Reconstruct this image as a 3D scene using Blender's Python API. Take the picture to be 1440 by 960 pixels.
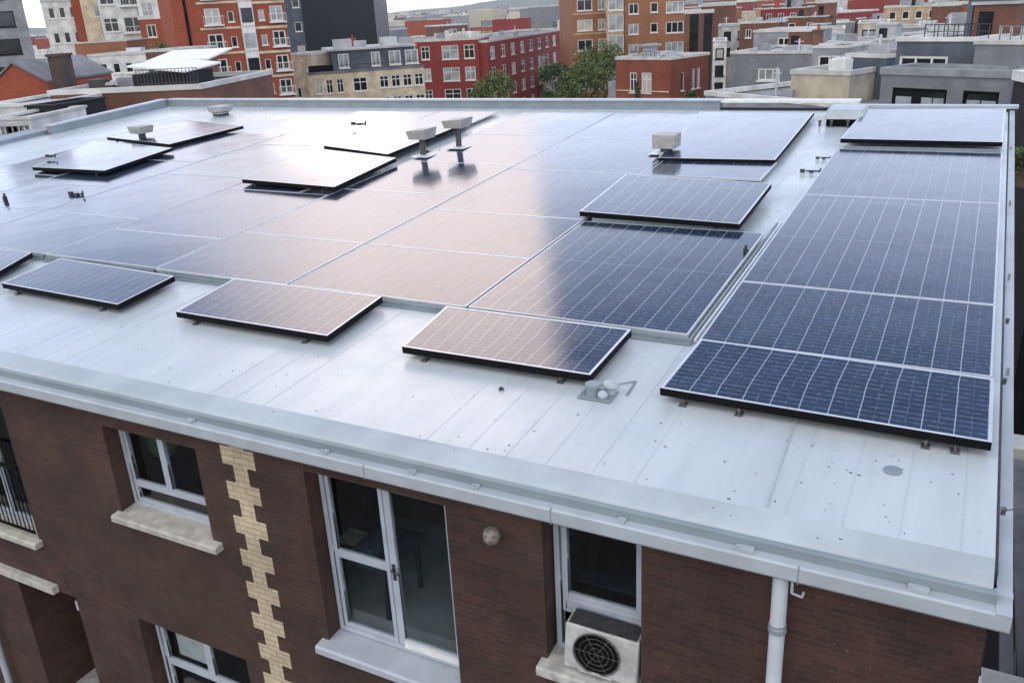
import bpy, math, random
from mathutils import Vector, Matrix
random.seed(7)
for o in list(bpy.data.objects): bpy.data.objects.remove(o)
S = bpy.context.scene; COL = S.collection
PI = math.pi

# ------------------------------------------------------------------ camera
FPX, PITCH, ROLL, YAW = 1223.95, .36771, -.05354, .50044
CAM = Vector((0, -6, 4.3))
cf = Vector((-math.sin(YAW)*math.cos(PITCH), math.cos(YAW)*math.cos(PITCH), -math.sin(PITCH)))
cr = Vector((math.cos(YAW), math.sin(YAW), 0)); cu = cr.cross(cf)
CA = cr*math.cos(ROLL)+cu*math.sin(ROLL); CB = -cr*math.sin(ROLL)+cu*math.cos(ROLL)
cd = bpy.data.cameras.new('camera'); cam = bpy.data.objects.new('camera', cd); COL.objects.link(cam)
cam.matrix_world = Matrix((( CA.x, CB.x, -cf.x, CAM.x), (CA.y, CB.y, -cf.y, CAM.y), (CA.z, CB.z, -cf.z, CAM.z), (0,0,0,1)))
cd.sensor_width = 36; cd.lens = FPX/1440*36; cd.clip_end = 20000; cd.clip_start = .05
S.camera = cam
def ray(px, py): return cf + CA*((px-720)/FPX) - CB*((py-480)/FPX)
SL = .0636; Z0 = .412
def zr(y, h=0): return Z0+SL*y+h
def at(px, py, h=0):                       # pixel -> point on the roof plane raised by h
    d = ray(px, py); t = (Z0+h+SL*CAM.y-CAM.z)/(d.z-SL*d.y); return CAM+d*t
def far(px, py, dist):                     # pixel -> point at a horizontal distance
    d = ray(px, py); return CAM+d*(dist/math.hypot(d.x, d.y))

# ------------------------------------------------------------------ light
SUN_AZ, SUN_EL = math.radians(-40), math.radians(9)      # azimuth from +Y towards +X
W = bpy.data.worlds.new('World'); S.world = W; W.use_nodes = True
nt = W.node_tree; N = nt.nodes; L = nt.links; N.clear()
def mth(nt, op, a, b=None, c=None, clamp=False):
    n = nt.nodes.new('ShaderNodeMath'); n.operation = op; n.use_clamp = clamp
    for i, v in enumerate((a, b, c)):
        if v is None: continue
        if isinstance(v, (int, float)): n.inputs[i].default_value = v
        else: nt.links.new(v, n.inputs[i])
    return n.outputs[0]
def ramp(nt, v, a, b, lo=0., hi=1.):
    n = nt.nodes.new('ShaderNodeMapRange'); n.interpolation_type = 'SMOOTHSTEP'
    nt.links.new(v, n.inputs[0])
    for i, x in enumerate((a, b, lo, hi)): n.inputs[i+1].default_value = x
    return n.outputs[0]
def mixc(nt, f, a, b):
    n = nt.nodes.new('ShaderNodeMix'); n.data_type = 'RGBA'
    for i, v in ((0, f), (6, a), (7, b)):
        if isinstance(v, (int, float)): n.inputs[i].default_value = v
        elif isinstance(v, tuple): n.inputs[i].default_value = (*v[:3], 1)
        else: nt.links.new(v, n.inputs[i])
    return n.outputs[2]
sky = N.new('ShaderNodeTexSky'); sky.sky_type = 'NISHITA'; sky.sun_disc = False
sky.sun_elevation = SUN_EL; sky.sun_rotation = SUN_AZ; sky.air_density = 1.2; sky.dust_density = 2.5
tc = N.new('ShaderNodeTexCoord'); sep = N.new('ShaderNodeSeparateXYZ'); L.new(tc.outputs['Generated'], sep.inputs[0])
no = N.new('ShaderNodeTexNoise'); no.inputs['Scale'].default_value = 3.2; no.inputs['Detail'].default_value = 5; L.new(tc.outputs['Generated'], no.inputs['Vector'])
nz = mth(nt, 'SUBTRACT', no.outputs[0], .5)
az = mth(nt, 'MULTIPLY', mth(nt, 'ARCTAN2', sep.outputs[0], sep.outputs[1]), 180/PI)
el = mth(nt, 'MULTIPLY', mth(nt, 'ARCSINE', sep.outputs[2]), 180/PI)
azn = mth(nt, 'ADD', az, mth(nt, 'MULTIPLY', nz, 2.0))
edge = ramp(nt, azn, -27.9, -26.4, 1, 0)                       # sharp right edge of the bright cloud bank
left = ramp(nt, azn, -54, -41, 0, 1)
glow = mth(nt, 'MULTIPLY', edge, left)
glow = mth(nt, 'MULTIPLY', glow, ramp(nt, el, 58, 26, 0, 1))
# overcast base: bright low, darker blue higher, paler behind the viewer
high = mixc(nt, ramp(nt, el, 12.5, 30), (19, 21.5, 27.5), (2.8, 4.1, 7.8))
over = mixc(nt, ramp(nt, el, 36, 72), high, (7.0, 8.0, 10.0))
dim = mth(nt, 'MULTIPLY', ramp(nt, azn, -44, -56, 0, .6), ramp(nt, el, 11, 20))
over = mixc(nt, dim, over, (3.0, 4.7, 8.8))
back = ramp(nt, sep.outputs[1], .25, -.35)
over = mixc(nt, back, over, (16.8, 17.0, 17.4))
cl = mixc(nt, .92, sky.outputs[0], over)
glc = mixc(nt, ramp(nt, el, 11, 24), (20, 19.4, 20.6), (34, 28.5, 27))
cl = mixc(nt, glow, cl, glc)
low = ramp(nt, el, 1.0, 8, 1, 0)
cl = mixc(nt, mth(nt, 'MULTIPLY', low, .7), cl, (21, 21.5, 22.5))
var = N.new('ShaderNodeVectorMath'); var.operation = 'SCALE'; L.new(cl, var.inputs[0])
L.new(mth(nt, 'ADD', mth(nt, 'MULTIPLY', nz, .5), 1.0), var.inputs['Scale'])
bg = N.new('ShaderNodeBackground'); bg.inputs[1].default_value = .1; L.new(var.outputs[0], bg.inputs[0])
wo = N.new('ShaderNodeOutputWorld'); L.new(bg.outputs[0], wo.inputs[0])
sd = bpy.data.lights.new('sun', 'SUN'); sd.energy = .06; sd.angle = math.radians(10); sd.color = (1, .93, .86)
sun = bpy.data.objects.new('sun', sd); COL.objects.link(sun)
sv = Vector((math.sin(SUN_AZ)*math.cos(SUN_EL), math.cos(SUN_AZ)*math.cos(SUN_EL), math.sin(SUN_EL)))
sun.rotation_euler = sv.to_track_quat('Z', 'Y').to_euler()
S.view_settings.view_transform = 'Standard'; S.view_settings.look = 'None'
S.view_settings.exposure = 0.0; S.view_settings.gamma = 1
S.cycles.max_bounces = 8; S.cycles.transparent_max_bounces = 12

# ------------------------------------------------------------------ materials
def pm(name, col, rough=.6, metal=0., spec=.5, vary=.12, vscale=3., bump=0., bscale=40., ior=1.45, coords='Object'):
    m = bpy.data.materials.new(name); m.use_nodes = True; t = m.node_tree; b = t.nodes['Principled BSDF']
    b.inputs['Roughness'].default_value = rough; b.inputs['Metallic'].default_value = metal
    b.inputs['IOR'].default_value = ior
    tcn = t.nodes.new('ShaderNodeTexCoord')
    n = t.nodes.new('ShaderNodeTexNoise'); n.inputs['Scale'].default_value = vscale; n.inputs['Detail'].default_value = 6
    t.links.new(tcn.outputs[coords], n.inputs['Vector'])
    lo = tuple(c*(1-vary) for c in col); hi = tuple(min(1, c*(1+vary)) for c in col)
    mx = mixc(t, ramp(t, n.outputs[0], .3, .7), lo, hi)
    t.links.new(mx, b.inputs['Base Color'])
    if bump:
        n2 = t.nodes.new('ShaderNodeTexNoise'); n2.inputs['Scale'].default_value = bscale; n2.inputs['Detail'].default_value = 4
        t.links.new(tcn.outputs[coords], n2.inputs['Vector'])
        bp = t.nodes.new('ShaderNodeBump'); bp.inputs['Strength'].default_value = bump; bp.inputs['Distance'].default_value = .02
        t.links.new(n2.outputs[0], bp.inputs['Height']); t.links.new(bp.outputs[0], b.inputs['Normal'])
    return m
def brick(name, c1, c2, mortar, bw=.22, bh=.075, swapy=False, stain=.25, msize=.006, scale_noise=1.2, patina=None):
    m = bpy.data.materials.new(name); m.use_nodes = True; t = m.node_tree; b = t.nodes['Principled BSDF']
    b.inputs['Roughness'].default_value = .85
    tcn = t.nodes.new('ShaderNodeTexCoord'); sp = t.nodes.new('ShaderNodeSeparateXYZ'); cb = t.nodes.new('ShaderNodeCombineXYZ')
    t.links.new(tcn.outputs['Object'], sp.inputs[0])
    u = mth(t, 'ADD', sp.outputs[0], sp.outputs[1])
    # a little waviness so that courses are not ruler straight
    nw = t.nodes.new('ShaderNodeTexNoise'); nw.inputs['Scale'].default_value = 2.5; t.links.new(tcn.outputs['Object'], nw.inputs['Vector'])
    v = mth(t, 'ADD', sp.outputs[2], mth(t, 'MULTIPLY', mth(t, 'SUBTRACT', nw.outputs[0], .5), .012))
    t.links.new(u, cb.inputs[0]); t.links.new(v, cb.inputs[1])
    br = t.nodes.new('ShaderNodeTexBrick'); t.links.new(cb.outputs[0], br.inputs['Vector'])
    br.inputs['Scale'].default_value = 1; br.inputs['Brick Width'].default_value = bw; br.inputs['Row Height'].default_value = bh
    br.inputs['Mortar Size'].default_value = msize; br.inputs['Mortar Smooth'].default_value = .3; br.inputs['Bias'].default_value = 0
    br.inputs['Color1'].default_value = (*c1, 1); br.inputs['Color2'].default_value = (*c2, 1); br.inputs['Mortar'].default_value = (*mortar, 1)
    n = t.nodes.new('ShaderNodeTexNoise'); n.inputs['Scale'].default_value = scale_noise; n.inputs['Detail'].default_value = 7; n.inputs['Roughness'].default_value = .65
    t.links.new(tcn.outputs['Object'], n.inputs['Vector'])
    f = ramp(t, n.outputs[0], .3, .7, 1-stain, 1+stain)
    bc = br.outputs[0]
    if patina:
        n9 = t.nodes.new('ShaderNodeTexNoise'); n9.inputs['Scale'].default_value = .28; n9.inputs['Detail'].default_value = 5; t.links.new(tcn.outputs['Object'], n9.inputs['Vector'])
        bc = mixc(t, ramp(t, n9.outputs[0], .45, .65, 0, .45), bc, patina)
        wn = t.nodes.new('ShaderNodeTexNoise'); wn.inputs['Scale'].default_value = 22; wn.inputs['Detail'].default_value = 3; t.links.new(cb.outputs[0], wn.inputs['Vector'])
        bc = mixc(t, ramp(t, wn.outputs[0], .66, .72, 0, .35), bc, (.20, .15, .12))
    vm = t.nodes.new('ShaderNodeVectorMath'); vm.operation = 'SCALE'; t.links.new(bc, vm.inputs[0]); t.links.new(f, vm.inputs['Scale'])
    t.links.new(vm.outputs[0], b.inputs['Base Color'])
    bp = t.nodes.new('ShaderNodeBump'); bp.inputs['Strength'].default_value = .5; bp.inputs['Distance'].default_value = .006; bp.invert = True
    t.links.new(br.outputs['Fac'], bp.inputs['Height']); t.links.new(bp.outputs[0], b.inputs['Normal'])
    return m
def glass(name, tint=(.9, .95, .95), refl=1.0):
    m = bpy.data.materials.new(name); m.use_nodes = True; t = m.node_tree; t.nodes.clear()
    tr = t.nodes.new('ShaderNodeBsdfTransparent'); tr.inputs[0].default_value = (*tint, 1)
    gl = t.nodes.new('ShaderNodeBsdfGlossy'); gl.inputs['Roughness'].default_value = .02
    lw = t.nodes.new('ShaderNodeLayerWeight'); fr = mth(t, 'ADD', mth(t, 'MULTIPLY', mth(t, 'POWER', lw.outputs['Facing'], 5.0), .9), .06)
    mx = t.nodes.new('ShaderNodeMixShader'); t.links.new(mth(t, 'MULTIPLY', fr, refl, clamp=True), mx.inputs[0])
    t.links.new(tr.outputs[0], mx.inputs[1]); t.links.new(gl.outputs[0], mx.inputs[2])
    o = t.nodes.new('ShaderNodeOutputMaterial'); t.links.new(mx.outputs[0], o.inputs[0]); return m
def cells(name='solar_cells', base=(.007, .018, .045), line=(.55, .6, .68), rough=.12, k=1.0):
    """cell grid from UV: u counts cell columns, v counts busbar rows"""
    m = bpy.data.materials.new(name); m.use_nodes = True; t = m.node_tree; b = t.nodes['Principled BSDF']
    uv = t.nodes.new('ShaderNodeTexCoord'); sp = t.nodes.new('ShaderNodeSeparateXYZ'); t.links.new(uv.outputs['UV'], sp.inputs[0])
    tcn = uv
    nw = t.nodes.new('ShaderNodeTexNoise'); nw.inputs['Scale'].default_value = 7; nw.inputs['Detail'].default_value = 3; t.links.new(tcn.outputs['Object'], nw.inputs['Vector'])
    wob = mth(t, 'MULTIPLY', mth(t, 'SUBTRACT', nw.outputs[0], .5), .045)
    u = mth(t, 'ADD', sp.outputs[0], wob); v = mth(t, 'ADD', sp.outputs[1], mth(t, 'MULTIPLY', wob, 4))
    def dist(x, k=1.0):
        fr = mth(t, 'FRACT', mth(t, 'MULTIPLY', x, k)); return mth(t, 'ABSOLUTE', mth(t, 'SUBTRACT', fr, .5))     # .5 on the line
    big = ramp(t, dist(u), .476, .489)
    half = ramp(t, dist(mth(t, 'ADD', u, .5)), .482, .494)
    fine = ramp(t, dist(v), .30, .46)
    sec = ramp(t, dist(v, 1/22.), .4935, .4965)
    nb = t.nodes.new('ShaderNodeTexNoise'); nb.inputs['Scale'].default_value = 18; t.links.new(tcn.outputs['Object'], nb.inputs['Vector'])
    brk = ramp(t, nb.outputs[0], .42, .58, .25, 1)
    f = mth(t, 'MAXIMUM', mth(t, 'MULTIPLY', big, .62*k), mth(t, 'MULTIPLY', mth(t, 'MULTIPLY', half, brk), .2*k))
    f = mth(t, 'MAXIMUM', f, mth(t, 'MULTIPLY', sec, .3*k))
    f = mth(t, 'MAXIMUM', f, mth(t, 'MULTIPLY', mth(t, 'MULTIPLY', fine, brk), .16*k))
    # cell to cell tone
    wn = t.nodes.new('ShaderNodeTexWhiteNoise'); wn.noise_dimensions = '2D'
    cb = t.nodes.new('ShaderNodeCombineXYZ'); t.links.new(mth(t, 'FLOOR', sp.outputs[0]), cb.inputs[0]); t.links.new(mth(t, 'FLOOR', mth(t, 'MULTIPLY', sp.outputs[1], 1/3.)), cb.inputs[1])
    t.links.new(cb.outputs[0], wn.inputs['Vector'])
    basec = mixc(t, wn.outputs[0], tuple(c*.75 for c in base), tuple(c*1.3 for c in base))
    col = mixc(t, f, basec, line)
    # dust film
    nd = t.nodes.new('ShaderNodeTexNoise'); nd.inputs['Scale'].default_value = .9; nd.inputs['Detail'].default_value = 8; nd.inputs['Roughness'].default_value = .7; t.links.new(tcn.outputs['Object'], nd.inputs['Vector'])
    col = mixc(t, ramp(t, nd.outputs[0], .35, .8, .005, .035), col, (.42, .42, .46))
    t.links.new(col, b.inputs['Base Color'])
    t.links.new(ramp(t, nd.outputs[0], .3, .75, rough*.75, rough*1.5), b.inputs['Roughness'])
    b.inputs['IOR'].default_value = 1.7
    n2 = t.nodes.new('ShaderNodeTexNoise'); n2.inputs['Scale'].default_value = 1.3; n2.inputs['Detail'].default_value = 2; t.links.new(tcn.outputs['Object'], n2.inputs['Vector'])
    bp = t.nodes.new('ShaderNodeBump'); bp.inputs['Strength'].default_value = .06; bp.inputs['Distance'].default_value = .05
    t.links.new(n2.outputs[0], bp.inputs['Height']); t.links.new(bp.outputs[0], b.inputs['Normal'])
    return m
def deckmat():
    m = bpy.data.materials.new('roof_metal'); m.use_nodes = True; t = m.node_tree; b = t.nodes['Principled BSDF']
    tcn = t.nodes.new('ShaderNodeTexCoord')
    mp = t.nodes.new('ShaderNodeMapping'); mp.inputs['Scale'].default_value = (2.6, .35, 1); t.links.new(tcn.outputs['Object'], mp.inputs[0])
    n = t.nodes.new('ShaderNodeTexNoise'); n.inputs['Scale'].default_value = 1; n.inputs['Detail'].default_value = 8; n.inputs['Roughness'].default_value = .6; t.links.new(mp.outputs[0], n.inputs['Vector'])
    n3 = t.nodes.new('ShaderNodeTexNoise'); n3.inputs['Scale'].default_value = .7; n3.inputs['Detail'].default_value = 9; n3.inputs['Roughness'].default_value = .7; t.links.new(tcn.outputs['Object'], n3.inputs['Vector'])
    c = mixc(t, ramp(t, n.outputs[0], .3, .7), (.475, .52, .55), (.55, .59, .612))
    c = mixc(t, ramp(t, n3.outputs[0], .48, .75, 0, .3), c, (.36, .415, .455))
    n4 = t.nodes.new('ShaderNodeTexNoise'); n4.inputs['Scale'].default_value = 9; n4.inputs['Detail'].default_value = 6; t.links.new(tcn.outputs['Object'], n4.inputs['Vector'])
    c = mixc(t, ramp(t, n4.outputs[0], .66, .74, 0, .3), c, (.33, .33, .32))
    t.links.new(c, b.inputs['Base Color'])
    t.links.new(ramp(t, n3.outputs[0], .3, .7, .22, .40), b.inputs['Roughness'])
    b.inputs['Metallic'].default_value = .0; b.inputs['IOR'].default_value = 1.65
    bp = t.nodes.new('ShaderNodeBump'); bp.inputs['Strength'].default_value = .15; bp.inputs['Distance'].default_value = .03
    t.links.new(n.outputs[0], bp.inputs['Height']); t.links.new(bp.outputs[0], b.inputs['Normal'])
    return m
M = dict(
  deck=deckmat(), browshade=pm('shade_tinted_metal', (.42, .465, .50), .38, vary=.12, vscale=1.5, bump=.12, bscale=3),
  trim=pm('trim_paint_shaded', (.23, .275, .31), .4, vary=.1, vscale=2, bump=.1, bscale=6),  # trim paint, darkened to put the fascia's weaker light into its colour
  trimlight=pm('pale_trim', (.41, .45, .49), .42, vary=.08),
  alu=pm('aluminium', (.62, .65, .69), .35, metal=.3, vary=.08),
  black=pm('black_frame', (.004, .004, .005), .75, vary=.3, ior=1.25),
  darkmetal=pm('dark_steel', (.06, .06, .065), .5, metal=.4, vary=.3, vscale=20),
  rust=pm('weathered_steel', (.11, .11, .115), .6, metal=.3, vary=.4, vscale=30),
  concrete=pm('concrete', (.45, .44, .42), .85, vary=.25, vscale=8, bump=.3, bscale=60),
  stone=pm('sill_stone', (.46, .43, .38), .8, vary=.18, vscale=7, bump=.3, bscale=70),
  ventbox=pm('vent_cap_paint', (.40, .395, .38), .55, vary=.15, vscale=9),
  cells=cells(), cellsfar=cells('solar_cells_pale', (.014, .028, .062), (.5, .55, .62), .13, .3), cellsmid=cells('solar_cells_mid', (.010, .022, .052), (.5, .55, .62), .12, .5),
  brick=brick('dark_red_brick', (.066, .029, .021), (.042, .021, .016), (.064, .044, .036), bh=.062, stain=.35, msize=.005, patina=(.058, .036, .022)),
  quoin=brick('cream_brick', (.58, .48, .33), (.48, .39, .27), (.30, .25, .18), .22, .075, stain=.2, msize=.006),
  wframe=pm('window_paint', (.42, .46, .52), .45, vary=.08, vscale=4),
  wwhite=pm('white_frame', (.72, .72, .70), .5, vary=.08),
  glass=glass('window_glass', (.86, .9, .9), 1.0),
  glassdark=pm('dark_window_glass', (.02, .024, .028), .06, vary=.5, vscale=.35, ior=1.5),
  glasspale=pm('curtained_window_glass', (.34, .37, .38), .2, vary=.45, vscale=.5, ior=1.5),
  lampglass=pm('dusty_lamp_glass', (.22, .19, .175), .4, vary=.45, vscale=25),
  blind=pm('drawn_blind', (.5, .48, .43), .6, vary=.2, vscale=.6),
  room=pm('room_wall', (.045, .04, .036), .9, vary=.3),
  roomfloor=pm('pale_floor', (.34, .37, .385), .6, vary=.15, vscale=2),
  furn=pm('dark_furniture', (.04, .05, .07), .5, vary=.3),
  blue=pm('blue_cloth', (.05, .08, .14), .9, vary=.3), green=pm('green_shade', (.12, .18, .07), .8, vary=.2),
  white=pm('white_paint', (.74, .74, .72), .55, vary=.1, vscale=5),
  acwhite=pm('worn_white_casing', (.46, .46, .45), .5, vary=.2, vscale=8, bump=.2, bscale=30),
  asphalt=pm('asphalt', (.045, .045, .047), .9, vary=.2, vscale=.5),
  leaf=pm('leaves', (.075, .12, .036), .7, vary=.5, vscale=.9), leafdark=pm('leaves_dark', (.035, .07, .03), .7, vary=.5, vscale=.9),
  leafl=pm('leaves_light', (.13, .165, .05), .7, vary=.45, vscale=.9),
  bark=pm('bark', (.07, .05, .035), .9, vary=.3, vscale=6),
)

# ------------------------------------------------------------------ mesh helpers
class MB:
    def __init__(s, org=(0, 0, 0)): s.v = []; s.f = []; s.uv = []; s.o = Vector(org); s.mi = []; s.cur = 0
    def face(s, pts, uv=None):
        i = len(s.v); s.v += [Vector(p)-s.o for p in pts]; s.f.append(tuple(range(i, i+len(pts))))
        s.uv.append(uv or [(0, 0)]*len(pts)); s.mi.append(s.cur)
    def hexa(s, p):     # p: 8 points, bottom 0-3 ccw, top 4-7
        for q in ((3, 2, 1, 0), (4, 5, 6, 7), (0, 1, 5, 4), (1, 2, 6, 5), (2, 3, 7, 6), (3, 0, 4, 7)): s.face([p[k] for k in q])
    def box(s, x0, x1, y0, y1, z0, z1):
        s.hexa([(x0, y0, z0), (x1, y0, z0), (x1, y1, z0), (x0, y1, z0), (x0, y0, z1), (x1, y0, z1), (x1, y1, z1), (x0, y1, z1)]); return s
    def rbox(s, x0, x1, y0, y1, h0, h1):   # box that follows the roof slope
        s.hexa([(x0, y0, zr(y0, h0)), (x1, y0, zr(y0, h0)), (x1, y1, zr(y1, h0)), (x0, y1, zr(y1, h0)), (x0, y0, zr(y0, h1)), (x1, y0, zr(y0, h1)), (x1, y1, zr(y1, h1)), (x0, y1, zr(y1, h1))]); return s
    def tube(s, a, b, r, n=10, r2=None):
        a = Vector(a); b = Vector(b); r2 = r if r2 is None else r2; d = (b-a).normalized()
        u = d.orthogonal().normalized(); w = d.cross(u)
        A = [a+(u*math.cos(2*PI*k/n)+w*math.sin(2*PI*k/n))*r for k in range(n)]; B = [b+(u*math.cos(2*PI*k/n)+w*math.sin(2*PI*k/n))*r2 for k in range(n)]
        for k in range(n): s.face([A[k], A[(k+1) % n], B[(k+1) % n], B[k]])
        s.face(A[::-1]); s.face(B); return s
    def sweep(s, prof, x0, x1):            # profile of (y,z) extruded along x, closed
        n = len(prof)
        for k in range(n):
            a, b = prof[k], prof[(k+1) % n]
            s.face([(x0, *a), (x1, *a), (x1, *b), (x0, *b)])
        s.face([(x0, *p) for p in prof][::-1]); s.face([(x1, *p) for p in prof]); return s
    def ball(s, c, rx, ry, rz, n=10, m=6):
        c = Vector(c)
        P = [[c+Vector((rx*math.sin(PI*j/m)*math.cos(2*PI*i/n), ry*math.sin(PI*j/m)*math.sin(2*PI*i/n), rz*math.cos(PI*j/m))) for i in range(n)] for j in range(m+1)]
        for j in range(m):
            for i in range(n): s.face([P[j][i], P[j+1][i], P[j+1][(i+1) % n], P[j][(i+1) % n]])
        return s
    def mesh(s, name, mats, smooth=False):
        me = bpy.data.meshes.new(name); me.from_pydata(s.v, [], s.f)
        ul = me.uv_layers.new(name='UVMap'); k = 0
        for fuv in s.uv:
            for q in fuv: ul.data[k].uv = q; k += 1
        for m in (mats if isinstance(mats, (list, tuple)) else [mats]): me.materials.append(m)
        for p, i in zip(me.polygons, s.mi): p.material_index = i; p.use_smooth = smooth
        return me
    def build(s, name, mats, parent=None, bevel=0, loc=None, smooth=False):
        me = s.mesh(name, mats, smooth or bevel > 0); o = bpy.data.objects.new(name, me); COL.objects.link(o)
        weld = bevel > 0 or smooth
        if weld:
            import bmesh
            bm = bmesh.new(); bm.from_mesh(me); bmesh.ops.remove_doubles(bm, verts=bm.verts, dist=1e-4); bmesh.ops.recalc_face_normals(bm, faces=bm.faces); bm.to_mesh(me); bm.free()
        if bevel:
            b = o.modifiers.new('b', 'BEVEL'); b.width = bevel; b.segments = 2; b.limit_method = 'ANGLE'; b.angle_limit = .6; b.harden_normals = True
        if parent: o.parent = parent
        if loc is not None: o.location = loc
        elif parent is None: o.location = s.o
        return o
def tag(o, label=None, cat=None, group=None, kind=None):
    for k, v in (('label', label), ('category', cat), ('group', group), ('kind', kind)):
        if v: o[k] = v
    return o
def empty(name, loc, label, cat, group=None, rz=0):
    o = bpy.data.objects.new(name, None); COL.objects.link(o); o.location = loc; o.rotation_euler = (0, 0, rz); o.empty_display_size = .2
    return tag(o, label, cat, group)
def copy_tree(o, parent=None):
    c = o.copy(); COL.objects.link(c); c.parent = parent
    for ch in o.children: copy_tree(ch, c)
    return c
def holes(mb, x0, x1, z0, z1, H, y=0, depth=.2, faceY=-1):
    """wall face in the plane y with rectangular openings H and their reveals going +y"""
    xs = sorted({x0, x1, *[a for h in H for a in h[:2] if x0 < a < x1]}); zs = sorted({z0, z1, *[a for h in H for a in h[2:4] if z0 < a < z1]})
    for i in range(len(xs)-1):
        for j in range(len(zs)-1):
            cx = (xs[i]+xs[i+1])/2; cz = (zs[j]+zs[j+1])/2
            if any(h[0] < cx < h[1] and h[2] < cz < h[3] for h in H): continue
            mb.face([(xs[i], y, zs[j]), (xs[i+1], y, zs[j]), (xs[i+1], y, zs[j+1]), (xs[i], y, zs[j+1])])
    for h in H:
        a, b, c, d = h[:4]; e = h[4] if len(h) > 4 else depth
        mb.face([(a, y, c), (a, y+e, c), (a, y+e, d), (a, y, d)]); mb.face([(b, y, c), (b, y, d), (b, y+e, d), (b, y+e, c)])
        mb.face([(a, y, d), (a, y+e, d), (b, y+e, d), (b, y, d)]); mb.face([(a, y, c), (b, y, c), (b, y+e, c), (a, y+e, c)])

# ------------------------------------------------------------------ ground
GZ = -22
g = MB().box(-6000, 6000, -3000, 9000, GZ-1, GZ).build('ground', M['asphalt']); tag(g, kind='structure')

# ================================================================== MAIN BUILDING
XL, XR, YB = -26.3, .47, 17.05
bld = empty('apartment_building', (-12.9, 0, GZ), 'brown brick apartment block in the foreground under the panel covered roof', 'building')
BO = (-12.9, 0, GZ)
OP = [(-9.02, -7.45, -1.43, -.2), (-5.86, -4.11, -2.33, -.13), (-3.08, -2.13, -1.62, .01), (-9.25, -7.3, -4.6, -3.13), (-12.7, -11.02, -2.36, -.3), (-11.88, -10.53, -5.6, -3.2, 1.7),
      (-5.86, -4.11, -6.3, -3.9), (-3.08, -2.13, -5.6, -3.7)]
mb = MB(BO); holes(mb, XL, .48, GZ, .16, OP, 0, .24)
mb.box(.474, .48, .001, YB, GZ, .3)                                            # right flank skin
mb.face([(XL, YB, GZ), (XL, 0, GZ), (XL, 0, .3), (XL, YB, 1.2)]); mb.face([(.48, YB, GZ), (XL, YB, GZ), (XL, YB, 1.3), (.48, YB, 1.3)])
mb.build('wall', M['brick'], bld)
# quoin strip: cream bricks standing 4 mm proud
mb = MB(BO); cx = -6.78; z = .10; k = 0
while z > -8:
    hw = .105 if k % 2 == 0 else .245; hh = .225 if k % 2 == 0 else .225
    if k == 0: hh = .16
    off = random.uniform(-.012, .012); mb.box(cx-hw+off, cx+hw+off, -.004, .02, z-hh, z); z -= hh; k += 1
mb.build('brick_quoin', M['quoin'], bld)
# roof deck with brow
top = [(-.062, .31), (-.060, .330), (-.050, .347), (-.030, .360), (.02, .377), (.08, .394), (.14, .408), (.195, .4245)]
prof = [(.19, zr(.19, -.002)), (YB, zr(YB)), (YB, zr(YB)-.1), (.19, .30)]
fl = MB(BO).sweep([(-.055, .24)]+top+[(.195, .28)], XL, XR).build('shade_tinted_brow', M['browshade'], bld)  # rolled lip of the deck, its shading painted in as a darker grey
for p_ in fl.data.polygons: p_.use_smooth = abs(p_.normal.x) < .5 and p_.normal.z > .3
mb = MB(BO).sweep(prof, XL, XR)
for i in range(64):                                   # standing seams
    x = XR-.22-i*.42+random.uniform(-.03, .03)
    w = .0025+.002*random.random()
    if random.random() < .42: continue
    mb.hexa([(x-w, .2, zr(.2, -.01)), (x+w, .2, zr(.2, -.01)), (x+w, YB, zr(YB, -.01)), (x-w, YB, zr(YB, -.01)), (x-w*.6, .2, zr(.2, .0018)), (x+w*.6, .2, zr(.2, .0018)), (x+w*.6, YB, zr(YB, .0018)), (x-w*.6, YB, zr(YB, .0018))])
pa, pb = at(1118, 592), at(1078, 712); rb = MB(BO)
for k_, (qa, qb) in enumerate(((pb, Vector((pa.x+(pa.x-pb.x)*6, pa.y+(pa.y-pb.y)*6, 0))),)):
    rb.hexa([(qa.x-.012, qa.y, zr(qa.y, -.01)), (qa.x+.012, qa.y, zr(qa.y, -.01)), (qb.x+.012, qb.y, zr(qb.y, -.01)), (qb.x-.012, qb.y, zr(qb.y, -.01)), (qa.x-.006, qa.y, zr(qa.y, .014)), (qa.x+.006, qa.y, zr(qa.y, .014)), (qb.x+.006, qb.y, zr(qb.y, .014)), (qb.x-.006, qb.y, zr(qb.y, .014))])
rb.build('standing_seam', M['trimlight'], bld)
deck = mb.build('roof_deck', M['deck'], bld)
# fascia + gutter
MB(BO).sweep([(-.11, .20), (-.11, .325), (-.105, .335), (-.062, .335), (-.062, .20)], XL, XR+.03).build('fascia', M['trim'], bld)
MB(BO).sweep([(-.2, .10), (-.215, .12), (-.215, .235), (-.2, .25), (-.112, .25), (-.112, .19), (-.05, .19), (-.05, .29), (.03, .29), (.03, .10)], XL, XR+.13).build('gutter', M['trimlight'], bld)
# right hand verge flashing
mb = MB(BO)
mb.hexa([(XR+.03, -.2, .10), (XR+.13, -.2, .10), (XR+.13, YB+.2, zr(YB, -.3)), (XR+.03, YB+.2, zr(YB, -.3)), (XR+.03, -.216, .252), (XR+.13, -.216, .252), (XR+.13, YB+.2, zr(YB, .03)), (XR+.03, YB+.2, zr(YB, .03))])
mb.build('verge_flashing', M['trimlight'], bld)
mb = MB(BO); mb.rbox(XR+.002, XR+.028, .12, YB, -.3, -.06); mb.build('verge_groove', M['darkmetal'], bld)
for yy in (3.4, 6.2, 9.6, 13.4):
    MB(BO).box(XR+.05, XR+.08, yy-.015, yy+.015, zr(yy, -.06), zr(yy, .025)).build('verge_clip', M['trim'], bld)
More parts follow.
